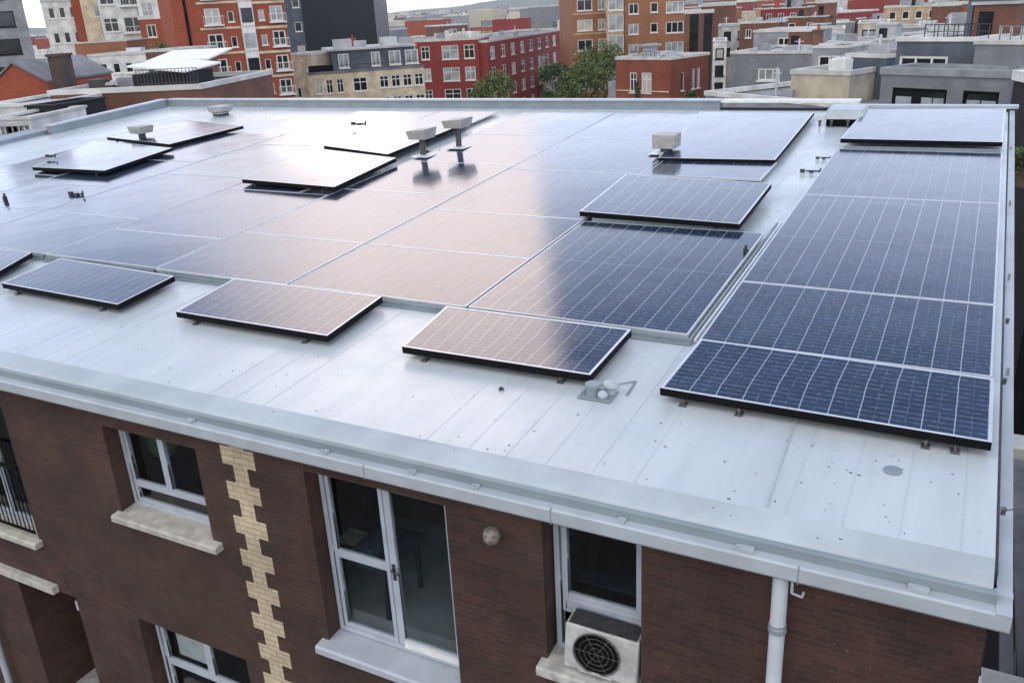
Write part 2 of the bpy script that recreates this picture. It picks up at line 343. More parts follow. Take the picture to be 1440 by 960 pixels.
# gutter clips and joint plates
for px, lx in ((283, .11), (462, .06), (580, .05), (667, .05), (872, .05), (1050, .13), (1310, .14)):
    xx = (ray(px, 700).x/ray(px, 700).y)*5.8
    q = MB(BO); q.box(xx-lx/2, xx+lx/2, -.185, -.114, .252, .275); q.box(xx-lx/2, xx-lx/2+.02, -.185, -.165, .275, .30); q.build('gutter_clip', M['trimlight'], bld)
for px in (520, 775, 1130):
    xx = (ray(px, 720).x/ray(px, 720).y)*5.8
    MB(BO).box(xx-.004, xx+.004, -.2175, -.19, .098, .2525).build('gutter_joint', M['trim'], bld)
# parapets
def slab(pts, h0, h1, w):                 # sloped wall along a polyline on the roof
    pass
mb = MB(BO); mb.box(XL-.02, -6.1, YB, YB+.3, 1.2, zr(YB, .22)); mb.build('parapet', M['trim'], bld)
mb = MB(BO); mb.box(XL-.04, -6.08, YB-.04, YB+.34, zr(YB, .222), zr(YB, .262)); mb.build('parapet_cap', M['trimlight'], bld)
mb = MB(BO); mb.rbox(XL-.3, XL, 12.3, YB-.045, -.3, .24); mb.build('parapet', M['trim'], bld)
mb = MB(BO); mb.rbox(XL-.33, XL+.03, 12.25, YB-.05, .242, .28); mb.build('parapet_cap', M['trimlight'], bld)
mb = MB(BO); mb.rbox(XL-1.3, XL-.33, -.05, 12.4, -.3, .12); mb.build('parapet', M['trim'], bld)
mb = MB(BO); mb.rbox(XL-.33, XL, -.05, 12.2, -.3, -.004); mb.build('valley_flashing', M['trimlight'], bld)
mb = MB(BO); mb.box(-6.07, XR+.2, YB+.1, YB+.3, 1.2, zr(YB, .06)); mb.build('parapet', M['darkmetal'], bld)
mb = MB(BO); mb.box(-6.05, -2.7, YB-.12, YB+.3, zr(YB, .20), zr(YB, .26)); mb.build('parapet_cap', M['white'], bld)
mb = MB(BO); mb.box(-2.65, XR+.2, YB+.05, YB+.34, zr(YB, .062), zr(YB, .13)); mb.build('parapet_cap', M['trimlight'], bld)
# downpipe
mb = MB(BO); mb.tube((-.95, -.11, .12), (-.95, -.11, GZ), .062, 16); mb.build('downpipe', M['trimlight'], bld, smooth=True)
for zz in (-.42, -3.1):
    q = MB(BO); q.tube((-.95, -.11, zz-.035), (-.95, -.11, zz+.0), .074, 16); q.tube((-.95, -.11, zz+.02), (-.95, -.11, zz+.035), .070, 16); q.box(-.97, -.93, -.06, 0, zz-.03, zz); q.build('pipe_bracket', M['trim'], bld)
q = MB(BO); q.tube((-.86, -.12, .06), (-.86, -.12, -.06), .012); q.tube((-.86, -.12, -.06), (-.78, -.13, -.07), .010); q.tube((-.78, -.13, -.07), (-.77, -.13, -.02), .010); q.build('hanger_hook', M['trimlight'], bld)
MB(BO).tube((-12.75, -.12, -3.6), (-12.85, -.12, -9), .05, 12).build('downpipe', M['trimlight'], bld)
# sills and lintels
def sill(x0, x1, z, m, dep=.12, th=.09, inn=.23):
    MB(BO).sweep([(-dep, z-th), (-dep, z-.02), (-dep+.02, z), (inn, z+.03), (inn, z-th), ], x0, x1).build('sill', m, bld, bevel=.006)
sill(-9.10, -7.30, -1.42, M['stone']); sill(-5.96, -3.95, -2.34, M['wframe'], .14, .10); sill(-3.14, -2.04, -1.60, M['concrete'], .14, .10)
sill(-12.8, -10.95, -2.36, M['stone']); sill(-9.3, -7.2, -4.6, M['stone'])
MB(BO).box(-13.2, -10.88, -.10, .02, -3.20, -3.08).build('lintel', M['stone'], bld, bevel=.01)
# windows -----------------------------------------------------------
def bars(mb, x0, x1, z0, z1, t, y0=.2, y1=.27):
    """ring of four bars"""
    mb.box(x0, x0+t, y0, y1, z0, z1); mb.box(x1-t, x1, y0, y1, z0, z1); mb.box(x0+t, x1-t, y0, y1, z1-t, z1); mb.box(x0+t, x1-t, y0, y1, z0, z0+t)
def window(x0, x1, z0, z1, sashes, name='window', t=.055):
    mb = MB(BO); bars(mb, x0, x1, z0, z1, t, .19, .27)
    w = mb.build(name, M['wframe'], bld, bevel=.004)
    for (a, b, c, d, tt, *mt) in sashes:
        q = MB(BO); bars(q, a, b, c, d, tt, .205, .255); s = q.build('sash', M['wframe'], w, bevel=.004)
        MB(BO).box(a+tt-.003, b-tt+.003, .228, .234, c+tt-.003, d-tt+.003).build('pane', mt[0] if mt else M['glass'], w)
    return w
w1 = window(-9.0, -7.46, -1.39, -.21, [(-8.945, -8.30, -1.08, -.27, .05), (-8.30, -7.52, -1.08, -.27, .05), (-8.945, -7.52, -1.335, -1.08, .045)])
w2 = window(-5.84, -4.12, -2.30, -.14, [(-5.78, -5.03, -1.25, -.20, .05), (-5.78, -5.03, -2.24, -1.25, .05), (-5.02, -4.18, -2.24, -.20, .085)], 'french_window')
q = MB(BO); q.box(-4.99, -4.955, .19, .204, -1.38, -1.18); q.box(-4.985, -4.97, .15, .192, -1.25, -1.235); q.tube((-4.975, .155, -1.245), (-4.87, .155, -1.27), .01); q.build('handle', M['darkmetal'], w2)
MB(BO).box(-4.93, -4.2, .18, .204, -2.25, -2.17).build('threshold', M['white'], w2)
w3 = window(-3.06, -2.13, -1.58, .0, [(-2.99, -2.19, -.98, -.055, .06), (-2.99, -2.19, -1.14, -.985, .03, M['wframe'])])
w4 = window(-9.2, -7.32, -4.56, -3.17, [(-9.13, -8.26, -3.95, -3.23, .06), (-8.26, -7.38, -3.95, -3.23, .06), (-9.13, -7.38, -4.5, -3.95, .05)])
w5 = window(-12.65, -11.04, -2.33, -.32, [(-12.6, -11.85, -2.27, -.38, .05), (-11.85, -11.1, -2.27, -.38, .05)])
window(-5.84, -4.12, -6.2, -3.92, [(-5.78, -4.98, -6.1, -4.0, .05), (-4.98, -4.18, -6.1, -4.0, .05)]); window(-3.06, -2.14, -5.5, -3.72, [(-3.0, -2.2, -5.4, -3.8, .05)])
# balcony railing in front of w5
q = MB(BO); q.box(-12.68, -11.03, -.035, -.005, -1.25, -1.20); q.box(-12.68, -11.03, -.03, -.01, -2.26, -2.22)
for i in range(18): x = -12.62+i*.093; q.tube((x, -.02, -2.24), (x, -.02, -1.22), .008, 6)
q.build('balcony_railing', M['black'], bld)
# rooms behind the glass
def room(x0, x1, z0, z1, d=2.2, fl='roomfloor', y0=.29):
    q = MB(BO); q.face([(x0, y0+d, z0), (x1, y0+d, z0), (x1, y0+d, z1), (x0, y0+d, z1)]); q.face([(x0, y0, z0), (x0, y0+d, z0), (x0, y0+d, z1), (x0, y0, z1)]); q.face([(x1, y0, z0), (x1, y0, z1), (x1, y0+d, z1), (x1, y0+d, z0)])
    q.face([(x0, y0, z1), (x0, y0+d, z1), (x1, y0+d, z1), (x1, y0, z1)]); q.build('room_wall', M['room'], bld)
    MB(BO).box(x0, x1, y0, y0+d, z0-.05, z0).build('room_floor', M[fl], bld)
room(-10.0, -6.9, -2.3, .1, fl='furn'); room(-6.9, -3.6, -2.32, .05); room(-3.5, -1.2, -2.3, .1, fl='furn'); room(-10.1, -6.9, -5.5, -3.0, fl='furn'); room(-13.6, -10.4, -2.4, -.1, fl='furn')
room(-6.4, -3.6, -6.3, -3.6, fl='furn'); room(-3.5, -1.2, -6.3, -3.6, fl='furn')
q = MB(BO); q.face([(-12.5, 1.7, -5.6), (-10.4, 1.7, -5.6), (-10.4, 1.7, -3.1), (-12.5, 1.7, -3.1)]); q.build('balcony_back_wall', M['room'], bld)
MB(BO).box(-11.87, -10.54, .01, 1.69, -5.7, -5.55).build('balcony_floor', M['concrete'], bld)
MB(BO).box(-11.4, -10.55, .5, .9, -4.5, -4.42).build('balcony_shelf', M['wframe'], bld)
MB(BO).box(-10.62, -10.55, .02, .10, -3.45, -3.30).build('bracket', M['trimlight'], bld)
# things in the rooms
def single(name, mb, mat, label, cat, group=None, bevel=0, smooth=False):
    # recentre on own base
    c = Vector((sum(v.x for v in mb.v)/len(mb.v), sum(v.y for v in mb.v)/len(mb.v), min(v.z for v in mb.v)))
    mb.v = [v-c for v in mb.v]; mb.o = mb.o+c
    return tag(mb.build(name, mat, None, bevel=bevel, smooth=smooth), label, cat, group)
single('green_lampshade', MB().ball((-9.0, .75, -.62), .30, .2, .40), M['green'], 'large green shade hanging inside the upper left window', 'lampshade', smooth=True)
t = empty('desk', (-6.0, .9, -2.32), 'dark desk standing behind the left door leaf of the french window', 'desk')
q = MB((-5.4, .9, -2.32)); q.box(-6.2, -4.75, .5, 1.3, -1.62, -1.57); q.build('desk_top', M['furn'], t)
for dx in (-6.15, -4.85):
    for dy in (.55, 1.22): MB((-5.4, .9, -2.32)).box(dx, dx+.05, dy, dy+.05, -2.32, -1.62).build('leg', M['darkmetal'], t)
single('paper_stack', MB().box(-6.2, -5.95, .75, 1.0, -1.57, -1.52), M['concrete'], 'pale papers lying on the dark desk behind the glass', 'papers', bevel=.004)
single('folded_cloth', MB().box(-5.9, -5.55, .6, 1.1, -1.57, -1.49).box(-5.85, -5.6, .62, 1.0, -1.49, -1.45), M['blue'], 'dark blue folded cloth on the desk behind the french window', 'cloth', bevel=.02)
single('window_blind', MB().box(-9.0, -8.35, .33, .35, -3.9, -3.25), M['white'], 'white blind drawn behind the left pane of the lower left window', 'blind')
single('shelf_board', MB().box(-3.0, -2.1, .6, .75, -1.08, -1.04), M['furn'], 'pale board lying behind the small window over the air conditioner', 'board')
# wall lamp
t = empty('wall_lamp', (-3.58, 0, -.31), 'small round bulkhead lamp on the brick between french window and air conditioner', 'lamp')
q = MB((-3.58, 0, -.31)); q.tube((-3.58, 0, -.30), (-3.58, -.04, -.30), .085, 16); q.build('base', M['rust'], t)
q = MB((-3.58, 0, -.31)); q.ball((-3.58, -.05, -.30), .085, .09, .095, 14, 8); q.build('lamp_shade', M['lampglass'], t)
# air conditioner
AO = (-2.6, .02, -1.57)
t = empty('air_conditioner', AO, 'worn white air conditioner with round fan jammed on the sill of the small window', 'air conditioner'); t.rotation_euler = (math.radians(-2), math.radians(3), math.radians(3))
q = MB(AO); q.box(-2.88, -2.17, -.06, .18, -1.56, -1.06); q.build('casing', M['acwhite'], t, bevel=.02)
q = MB(AO); q.box(-2.85, -2.20, -.04, .17, -1.058, -1.048); q.build('top_cover', M['darkmetal'], t)
cc = Vector((-2.56, -.06, -1.31))
q = MB(AO); q.tube(cc+Vector((0, -.004, 0)), cc+Vector((0, .02, 0)), .215, 36); q.build('fan_opening', M['black'], t)
q = MB(AO)
for R_ in (.222, .17, .12, .07):
    for k in range(28):
        a0, a1 = 2*PI*k/28, 2*PI*(k+1)/28; r = .009 if R_ == .222 else .003
        q.tube(cc+Vector((R_*math.cos(a0), -.012, R_*math.sin(a0))), cc+Vector((R_*math.cos(a1), -.012, R_*math.sin(a1))), r, 5)
for k in range(6):
    a0 = PI*k/3; q.tube(cc+Vector((0, -.012, 0)), cc+Vector((.22*math.cos(a0), -.012, .22*math.sin(a0))), .003, 5)
q.build('fan_grille', M['rust'], t)
q = MB(AO); q.box(-2.72, -2.4, -.08, -.062, -1.54, -1.52); q.build('drip_edge', M['acwhite'], t)

# ================================================================== SOLAR PANELS
def bil(c, u, v): return (c[0]*(1-u)+c[1]*u)*(1-v)+(c[3]*(1-u)+c[2]*u)*v
def panel(corners, label, group, mat, frame_t=.03, thick=.04, side='alu', upitch=.27, feet=(), name='solar_panel', vp=.09):
    """corners: top surface, front-left, front-right, back-right, back-left"""
    c = [Vector(p) for p in corners]; base = (c[0]+c[1])/2; base = Vector((base.x, base.y, zr(base.y)))
    root = empty(name, base, label, 'solar panel', group)
    n = (c[1]-c[0]).cross(c[3]-c[0]).normalized(); W_ = (c[1]-c[0]).length; D_ = (c[3]-c[0]).length
    fu = frame_t/W_; fv = frame_t/D_
    ins = [bil(c, fu, fv), bil(c, 1-fu, fv), bil(c, 1-fu, 1-fv), bil(c, fu, 1-fv)]
    low = [p-n*thick for p in c]
    q = MB(base)
    for k in range(4):
        j = (k+1) % 4
        q.cur = 0; q.face([c[k], c[j], ins[j], ins[k]])
        q.face([ins[k], ins[j], ins[j]-n*.006, ins[k]-n*.006])
        q.cur = 1; q.face([low[k], low[j], c[j], c[k]])
    q.cur = 1; q.face([low[3], low[2], low[1], low[0]])
    q.build('frame', [M['alu'], M['black'] if side == 'black' else M['alu']], root)
    nu = max(4, round(W_/upitch)); nv = max(6, round(D_/vp))
    g_ = [p-n*.003 for p in ins]; q = MB(base); q.face(g_, [(0, 0), (nu, 0), (nu, nv), (0, nv)]); q.build('glass', mat, root)
    for (fx, fv_) in feet:
        p = bil(c, fx, fv_)-n*thick; zb = zr(p.y); q = MB(base)
        q.box(p.x-.012, p.x+.012, p.y-.02, p.y+.02, zb, p.z); q.box(p.x-.035, p.x+.035, p.y-.05, p.y+.05, zb, zb+.012); q.tube((p.x-.03, p.y, p.z-.03), (p.x+.03, p.y, p.z-.03), .012, 8)
        q.build('foot', M['rust'], root)
    return root
HF = .10
def field(x0, x1, y0, y1, label, mat='cells', h=HF, gap=.012, **k):
    dz = random.uniform(-.004, .004); e = random.uniform(-.006, .006)
    return panel([(x0+gap, y0+gap, zr(y0, h+dz)), (x1-gap, y0+gap, zr(y0, h+dz+e)), (x1-gap, y1-gap, zr(y1, h+dz-e)), (x0+gap, y1-gap, zr(y1, h+dz))], label, 'flat panels laid across the roof', M[mat], frame_t=.018, **k)
cols = dict(R=(-2.53, .40), M=(-5.6, -2.67), C=(-8.6, -5.62), D=(-11.3, -8.62), E=(-14.05, -11.32), F=(-16.9, -14.07), G=(-19.75, -16.92), H=(-22.6, -19.77))
cname = dict(R='rightmost column along the roof verge', M='column second from the right verge', C='column third from the right verge', D='column just right of the twin vents', E='column left of the twin vents', F='pale column running left of the twin vents', G='far left column', H='outermost left column')
rows = dict(R=[2.97, 4.88, 9.11, 12.55], M=[3.08, 6.92], C=[3.08, 4.98, 6.98, 9.98, 13.0, 16.2], D=[3.04, 4.98, 7.9, 10.3, 13.2, 16.1], E=[3.08, 4.55, 7.45, 10.5, 13.5, 16.1], F=[3.1, 5.15, 8.3, 11.4, 14.0, 16.0], G=[3.1, 5.15, 7.0, 9.4, 12.6], H=[4.6, 7.6, 10.4])
ordn = ['front', 'second', 'third', 'fourth', 'fifth', 'sixth']
for cn, ys in rows.items():
    x0, x1 = cols[cn]
    for i in range(len(ys)-1):
        xa, xb = x0, x1
        if cn in 'E' and ys[i] > 7.4: xa, xb = x0, -12.1
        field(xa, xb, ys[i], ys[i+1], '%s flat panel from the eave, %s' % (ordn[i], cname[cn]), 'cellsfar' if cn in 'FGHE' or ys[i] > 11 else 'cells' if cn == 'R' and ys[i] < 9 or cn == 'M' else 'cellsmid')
field(-5.75, -3.42, 9.93, 11.33, 'short flat panel just behind the raised panel at the grey walkway', 'cellsmid')
p3 = [at(925, 222, .16), at(1090, 225, .16), at(1145, 158, .16), at(985, 157, .16)]
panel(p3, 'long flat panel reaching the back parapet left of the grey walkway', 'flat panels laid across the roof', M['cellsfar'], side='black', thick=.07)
RG = 'raised panels with black edges'
def raised(px, hf, hb, label, feet=((.12, .03), (.85, .03)), mat='cells', **k):
    hs = [hf, hf, hb, hb]
    return panel([at(*p, h) for p, h in zip(px, hs)], label, RG, M[mat], side='black', thick=.085, feet=feet, **k)
raised([(565, 487), (830, 527), (888, 463), (628, 430)], .155, .16, 'raised front panel half pink half navy beside the twin pipe vent', upitch=.2)
raised([(247, 438), (460, 472), (537, 417), (330, 391)], .155, .16, 'raised front panel second from the left edge with mauve reflections', upitch=.2)
raised([(2, 398), (165, 428), (245, 388), (85, 363)], .155, .16, 'raised front panel near the left edge with blue grey glass', upitch=.2)
raised([(-90, 372), (-8, 385), (45, 355), (-40, 345)], .155, .16, 'raised panel cut off by the left edge of the picture', upitch=.2)
raised([(928, 545), (1395, 622), (1398, 532), (985, 476)],   .16, .20, 'darkest navy raised panel in the front right corner above the eave', feet=((.08, .02), (.27, .02), (.83, .02), (.91, .02)))
raised([(815, 297), (1040, 315), (1085, 258), (880, 245)], .22, .235, 'raised navy panel in the middle right beside the grey walkway', feet=((.15, .04), (.85, .04)))
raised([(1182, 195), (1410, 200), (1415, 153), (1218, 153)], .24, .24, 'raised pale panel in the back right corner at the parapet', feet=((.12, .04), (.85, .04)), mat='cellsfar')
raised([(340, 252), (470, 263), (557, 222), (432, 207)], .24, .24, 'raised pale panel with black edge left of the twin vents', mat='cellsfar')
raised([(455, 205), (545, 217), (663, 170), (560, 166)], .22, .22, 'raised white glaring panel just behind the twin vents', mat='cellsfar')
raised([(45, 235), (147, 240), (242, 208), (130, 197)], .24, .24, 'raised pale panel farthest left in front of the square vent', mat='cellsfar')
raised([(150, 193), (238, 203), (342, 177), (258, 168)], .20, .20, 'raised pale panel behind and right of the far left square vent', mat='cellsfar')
# mounting rails under the front row
def rail(x0, x1, y, label, h1=.066, w=.03):
    if y < 4: y -= .085
    q = MB(); q.rbox(x0, x1, y, y+w, .004, h1); q.rbox(x0, x1, y-.05, y-.002, .004, .02)
    n_ = max(2, int((x1-x0)/.5))
    for i in range(n_): q.rbox(x0+(i+.3)*(x1-x0)/n_, x0+(i+.3)*(x1-x0)/n_+.012, y-.01, y-.001, .02, h1-.004)
    single('mounting_rail', q, M['trim'], label, 'rail', 'mounting rails under the panels')
rail(-5.5, -2.62, 3.12, 'grey mounting rail under the panel between front right and pink navy panels'); rail(-8.5, -5.63, 3.12, 'grey mounting rail between the two middle raised front panels')
rail(-11.2, -8.65, 3.08, 'grey mounting rail between the left raised front panels'); rail(-14.0, -11.35, 3.12, 'grey mounting rail behind the blue grey raised front panel'); rail(-16.8, -14.1, 3.14, 'grey mounting rail at the left picture edge')
rail(-5.5, -3.0, 7.02, 'rail in the dark gap under the raised middle right panel', .12); rail(-2.4, .35, 12.62, 'rail in the dark gap under the back right raised panel', .14)
# bright conduits in the gap between the two right columns
for k, (xa, lb) in enumerate(((-2.645, 'left one of two thin conduits along the seam right of the middle navy panel'), (-2.585, 'right one of two thin conduits along the seam right of the middle navy panel'))):
    single('conduit', MB().tube((xa, 3.05, zr(3.05, .05)), (xa+.01, 7.6, zr(7.6, .05)), .018, 8), M['alu' if k else 'trim'], lb, 'conduit', 'conduits in the seam')

# ================================================================== ROOF VENTS
def tvent(px, py, hgt, cap, ch, label, group='square topped roof vents', stem=.05, tilt=0, plate=.22, flare=.84):
    p = at(px, py, 0); r = empty('roof_vent', p, label, 'vent', group); z = p.z
    q = MB(p); q.box(p.x-stem, p.x+stem, p.y-stem, p.y+stem, z+.01, z+hgt-ch); q.tube((p.x+stem*.6, p.y-stem-.01, z), (p.x+stem*.6, p.y-stem-.01, z+hgt-ch), stem*.3, 8); q.build('stem', M['rust'], r)
    q = MB(p); a = cap/2
    zb = z+hgt-ch; b = a*flare
    q.hexa([(p.x-b, p.y-b, zb), (p.x+b, p.y-b, zb), (p.x+b, p.y+b, zb), (p.x-b, p.y+b, zb), (p.x-a, p.y-a, z+hgt), (p.x+a, p.y-a, z+hgt+tilt), (p.x+a, p.y+a, z+hgt+tilt), (p.x-a, p.y+a, z+hgt)])
    q.build('cap', M['ventbox'], r, bevel=.012)
    q = MB(p); q.box(p.x-plate, p.x+plate, p.y-plate, p.y+plate, z+.104, z+.116); q.box(p.x-plate*.5, p.x+plate*.5, p.y-plate*.5, p.y+plate*.5, z+.116, z+.14); q.build('base_plate', M['alu'], r)
    return r
tvent(596, 226, .68, .52, .18, 'left one of the twin T shaped vents standing on the grey strip', tilt=.06)
tvent(646, 214, .74, .55, .17, 'right taller one of the twin T shaped vents on the grey strip', tilt=.05)
tvent(937, 222, .50, .48, .28, 'boxy pale vent standing between panels near the back middle', stem=.10, plate=.3, flare=.97)
tvent(202, 202, .50, .52, .20, 'square vent on the far left between two raised panels', stem=.07)
tvent(311, 163, .32, .62, .18, 'low wide vent at the back left corner by the parapet', stem=.18, plate=.3)
# ridge vent box back right with clutter
p = at(1188, 176); r = empty('exhaust_hood', p, 'low sheet metal exhaust hood at the back parapet between two panels', 'exhaust hood')
q = MB(p); q.hexa([(p.x-.45, p.y-.3, p.z+.16), (p.x+.42, p.y-.3, p.z+.16), (p.x+.42, p.y+.9, p.z+.16), (p.x-.45, p.y+.9, p.z+.16), (p.x-.38, p.y-.15, p.z+.36), (p.x+.36, p.y-.15, p.z+.36), (p.x+.36, p.y+.8, p.z+.38), (p.x-.38, p.y+.8, p.z+.38)]); q.build('hood', M['trimlight'], r, bevel=.015)
q = MB(p); q.box(p.x-.38, p.x+.34, p.y-.2, p.y+.7, p.z+.0, p.z+.158); q.build('housing', M['black'], r)
for dx in (-.5, -.25, .1, .35): q = MB(p); q.tube((p.x+dx, p.y-.3, p.z), (p.x+dx, p.y-.3, p.z+.12), .025, 8); q.ball((p.x+dx, p.y-.3, p.z+.12), .04, .04, .03); q.build('foot', M['rust'], r)
# twin pipe vent at the front
p = at(838, 556); r = empty('pipe_vent', p, 'cluster of grey capped pipe stubs on a sealed flange before the front panel', 'vent')
q = MB(p); q.box(p.x-.16, p.x+.20, p.y-.12, p.y+.16, p.z+.0, p.z+.012); q.build('flange', M['trim'], r, bevel=.005)
q = MB(p); q.tube((p.x-.03, p.y-.0, p.z+.01), (p.x-.03, p.y, p.z+.11), .075, 16, .065); q.tube((p.x-.03, p.y, p.z+.105), (p.x-.03, p.y, p.z+.135), .085, 16, .08); q.build('pipe', M['trim'], r, smooth=False)
q = MB(p); q.tube((p.x+.13, p.y+.09, p.z+.01), (p.x+.13, p.y+.09, p.z+.09), .06, 16); q.ball((p.x+.13, p.y+.09, p.z+.10), .095, .08, .05, 16, 8); q.build('elbow', M['trimlight'], r)
q = MB(p); q.ball((p.x+.10, p.y-.06, p.z+.05), .055, .05, .05, 12, 8); q.build('end_cap', M['trimlight'], r, smooth=True)
q = MB(p); q.tube((p.x+.05, p.y+.25, p.z+.012), (p.x+.28, p.y+.42, p.z+.03), .012, 6); q.tube((p.x+.28, p.y+.42, p.z+.03), (p.x+.3, p.y+.1, p.z+.02), .010, 6); q.build('wire', M['trim'], r)
# small fittings
def fitting(px, py, h, label, s=1., kind=0, grp='small brackets on the panels'):
    s *= .72
    p = at(px, py, h); q = MB()
    if kind == 0:
        q.box(p.x-.03*s, p.x+.03*s, p.y-.03*s, p.y+.03*s, p.z, p.z+.09*s); q.tube((p.x, p.y, p.z+.09*s), (p.x+.01, p.y, p.z+.15*s), .022*s, 8); q.box(p.x+.03*s, p.x+.06*s, p.y-.01, p.y+.01, p.z+.02, p.z+.07*s)
    else:
        q.box(p.x-.22*s, p.x-.12*s, p.y-.03, p.y+.03, p.z, p.z+.07*s); q.tube((p.x-.1*s, p.y, p.z+.03), (p.x+.18*s, p.y+.02, p.z+.03), .02*s, 6); q.box(p.x-.02, p.x+.05*s, p.y-.04, p.y+.04, p.z, p.z+.05*s); q.tube((p.x+.18*s, p.y, p.z), (p.x+.2*s, p.y, p.z+.1*s), .02*s, 6)
    single('bracket', q, M['darkmetal'], label, 'bracket', grp)
fitting(1048, 356, .10, 'black bracket on the corner of the middle navy panel', 1.1)
fitting(108, 275, .10, 'cluster of black fittings on the left flat panels', 1.5, 1)
fitting(8, 283, .10, 'pale antenna like fitting at the left picture edge', 1.6)
fitting(72, 221, .30, 'small bracket on the far left raised panel', 1.2, 1)
fitting(608, 216, .0, 'black fitting beside the left T shaped vent', 1.4, 1)
fitting(1140, 243, .02, 'black fitting at the edge of the grey walkway', 1.2, 1); fitting(1158, 224, .02, 'pair of small pegs along the grey walkway', .9, 1)
fitting(505, 176, .2, 'dark bracket at the corner of the glaring panel behind the vents', 1.6, 1)
single('deck_ring', MB().tube(at(705, 547, -.01), at(705, 547, .014), .028, 18), M['darkmetal'], 'small dark ring drain on the metal deck before the front panel', 'drain')
single('deck_patch', MB().tube(at(1255, 663, -.01), at(1255, 663, -.01)+Vector((0, -SL, 1))*.016, .075, 24), M['trim'], 'faint round patch on the deck at front right', 'patch')
for i, (px, py) in enumerate(((1410, 723), (1412, 540), (1416, 455))):
    p = at(px, py, -.02); q = MB(); q.tube(p, p+Vector((0, 0, .05)), .018, 8); q.ball(p+Vector((0, 0, .05)), .025, .025, .018); i == 0 and q.tube(p+Vector((0, 0, .03)), p+Vector((.13, .03, .08)), .005, 6)
    single('eyebolt', q, M['rust'], ['steel eyebolt on the right verge nearest the eave corner', 'steel eyebolt on the right verge beside the darkest panel', 'farther steel eyebolt on the right verge'][i], 'eyebolt', 'eyebolts on the verge')
# debris specks
q = MB(); rnd = random.Random(3)
for i in range(150):
    y = rnd.uniform(.03, 1.4) if i < 115 else rnd.uniform(7, 13); x = (rnd.uniform(-13, .4) if i < 70 else rnd.uniform(-4.5, .4)) if i < 115 else rnd.uniform(-3.3, -2.7)
    r_ = rnd.uniform(.002, .0085); z = zr(y) if y > .24 else .375+.21*y if y < .14 else .404+.15*(y-.14)+.004
    q.ball((x, y, z+.002), r_*rnd.uniform(.7, 2.4), r_*rnd.uniform(.6, 1.3), r_*.4, 5, 4)
tag(q.build('grit', M['darkmetal']), 'dark grit and debris specks on the metal deck', 'debris', kind='stuff')
# ================================================================== CITY
def wallm(name, c, vary=.22): return pm(name, c, .85, vary=vary, vscale=.8)
CM = dict(
  red=brick('red_brick', (.37, .085, .038), (.29, .062, .030), (.22, .07, .05), .3, .1, stain=.15, scale_noise=.4),
  sooty=brick('sooty_brick', (.085, .055, .045), (.06, .042, .036), (.08, .06, .05), .3, .1, stain=.3, scale_noise=.8),
  rust=brick('rust_brick', (.27, .075, .040), (.21, .055, .032), (.2, .09, .06), .3, .1, stain=.2, scale_noise=.5),
  crimson=brick('crimson_brick', (.30, .040, .034), (.23, .032, .028), (.18, .04, .04), .3, .1, stain=.15, scale_noise=.4),
  orange=brick('orange_brick', (.36, .15, .075), (.29, .12, .06), (.25, .15, .1), .3, .1, stain=.15, scale_noise=.4),
  brown=brick('brown_brick', (.19, .085, .055), (.15, .065, .045), (.13, .08, .06), .3, .1, stain=.2, scale_noise=.4),
  cream=wallm('cream_render', (.66, .56, .40)), beige=wallm('beige_render', (.50, .44, .34)), white=wallm('white_render', (.68, .68, .66)),
  grey=brick('grey_slate', (.23, .24, .26), (.20, .21, .23), (.16, .17, .18), .6, .3, stain=.15, scale_noise=.5), midgrey=wallm('grey_render', (.30, .31, .33)),
  slab=pm('black_cladding', (.009, .015, .024), .5, vary=.1, vscale=.1), slate=wallm('slate_blue_render', (.10, .12, .15)), dark=wallm('dark_render', (.016, .016, .018)),
  sand=wallm('sand_render', (.50, .38, .24)), roof=pm('flat_roof', (.20, .20, .21), .85, vary=.35, vscale=.4), roofl=pm('pale_flat_roof', (.46, .47, .48), .8, vary=.2, vscale=.4),
  roofd=pm('dark_flat_roof', (.07, .07, .075), .85, vary=.35, vscale=.4), tile=pm('red_tiles', (.28, .08, .05), .8, vary=.3, vscale=2),
  cap=pm('coping', (.58, .57, .54), .7, vary=.15, vscale=1), awn=pm('white_awning', (.82, .82, .82), .6, vary=.06),
)
_wc = {}
def wmesh(w, h, style, frame, pane, d):
    key = (round(w, 2), round(h, 2), style, frame, pane)
    if key in _wc: return _wc[key]
    mb = MB(); t = min(.13, w*.12)
    mb.box(0, t, d-.12, d, 0, h); mb.box(w-t, w, d-.12, d, 0, h); mb.box(t, w-t, d-.12, d, h-t, h); mb.box(t, w-t, d-.12, d, 0, t)
    if style in ('two', 'sash', 'balcony'): mb.box(w/2-t*.4, w/2+t*.4, d-.11, d-.005, t, h-t)
    if style == 'three':
        for q in (.34, .67): mb.box(w*q-t*.4, w*q+t*.4, d-.11, d-.005, t, h-t)
    if style == 'sash': mb.box(t, w/2-t*.4, d-.11, d-.005, h*.62, h*.62+t*.8); mb.box(w/2+t*.4, w-t, d-.11, d-.005, h*.62, h*.62+t*.8)
    mb.box(-.08, w+.08, -.10, d-.13, -.12, -.005)
    fm = mb.mesh('window', frame)
    p = MB().box(t*.9, w-t*.9, d-.06, d-.03, t*.9, h-t*.9).mesh('pane', pane)
    b = None
    if style == 'balcony':
        bb = MB(); bb.box(-.25, w+.25, -.55, -.105, -.2, -.06)
        for i in range(9): x = -.22+i*(w+.44)/8; bb.box(x-.015, x+.015, -.54, -.51, -.06, .75)
        bb.box(-.25, w+.25, -.55, -.50, .75, .82); b = bb.mesh('balcony', M['white'])
    _wc[key] = (fm, p, b); return _wc[key]
def link(name, me, parent, loc=(0, 0, 0), rz=0):
    o = bpy.data.objects.new(name, me); COL.objects.link(o); o.parent = parent; o.location = loc; o.rotation_euler = (0, 0, rz); return o
LABELS = {}
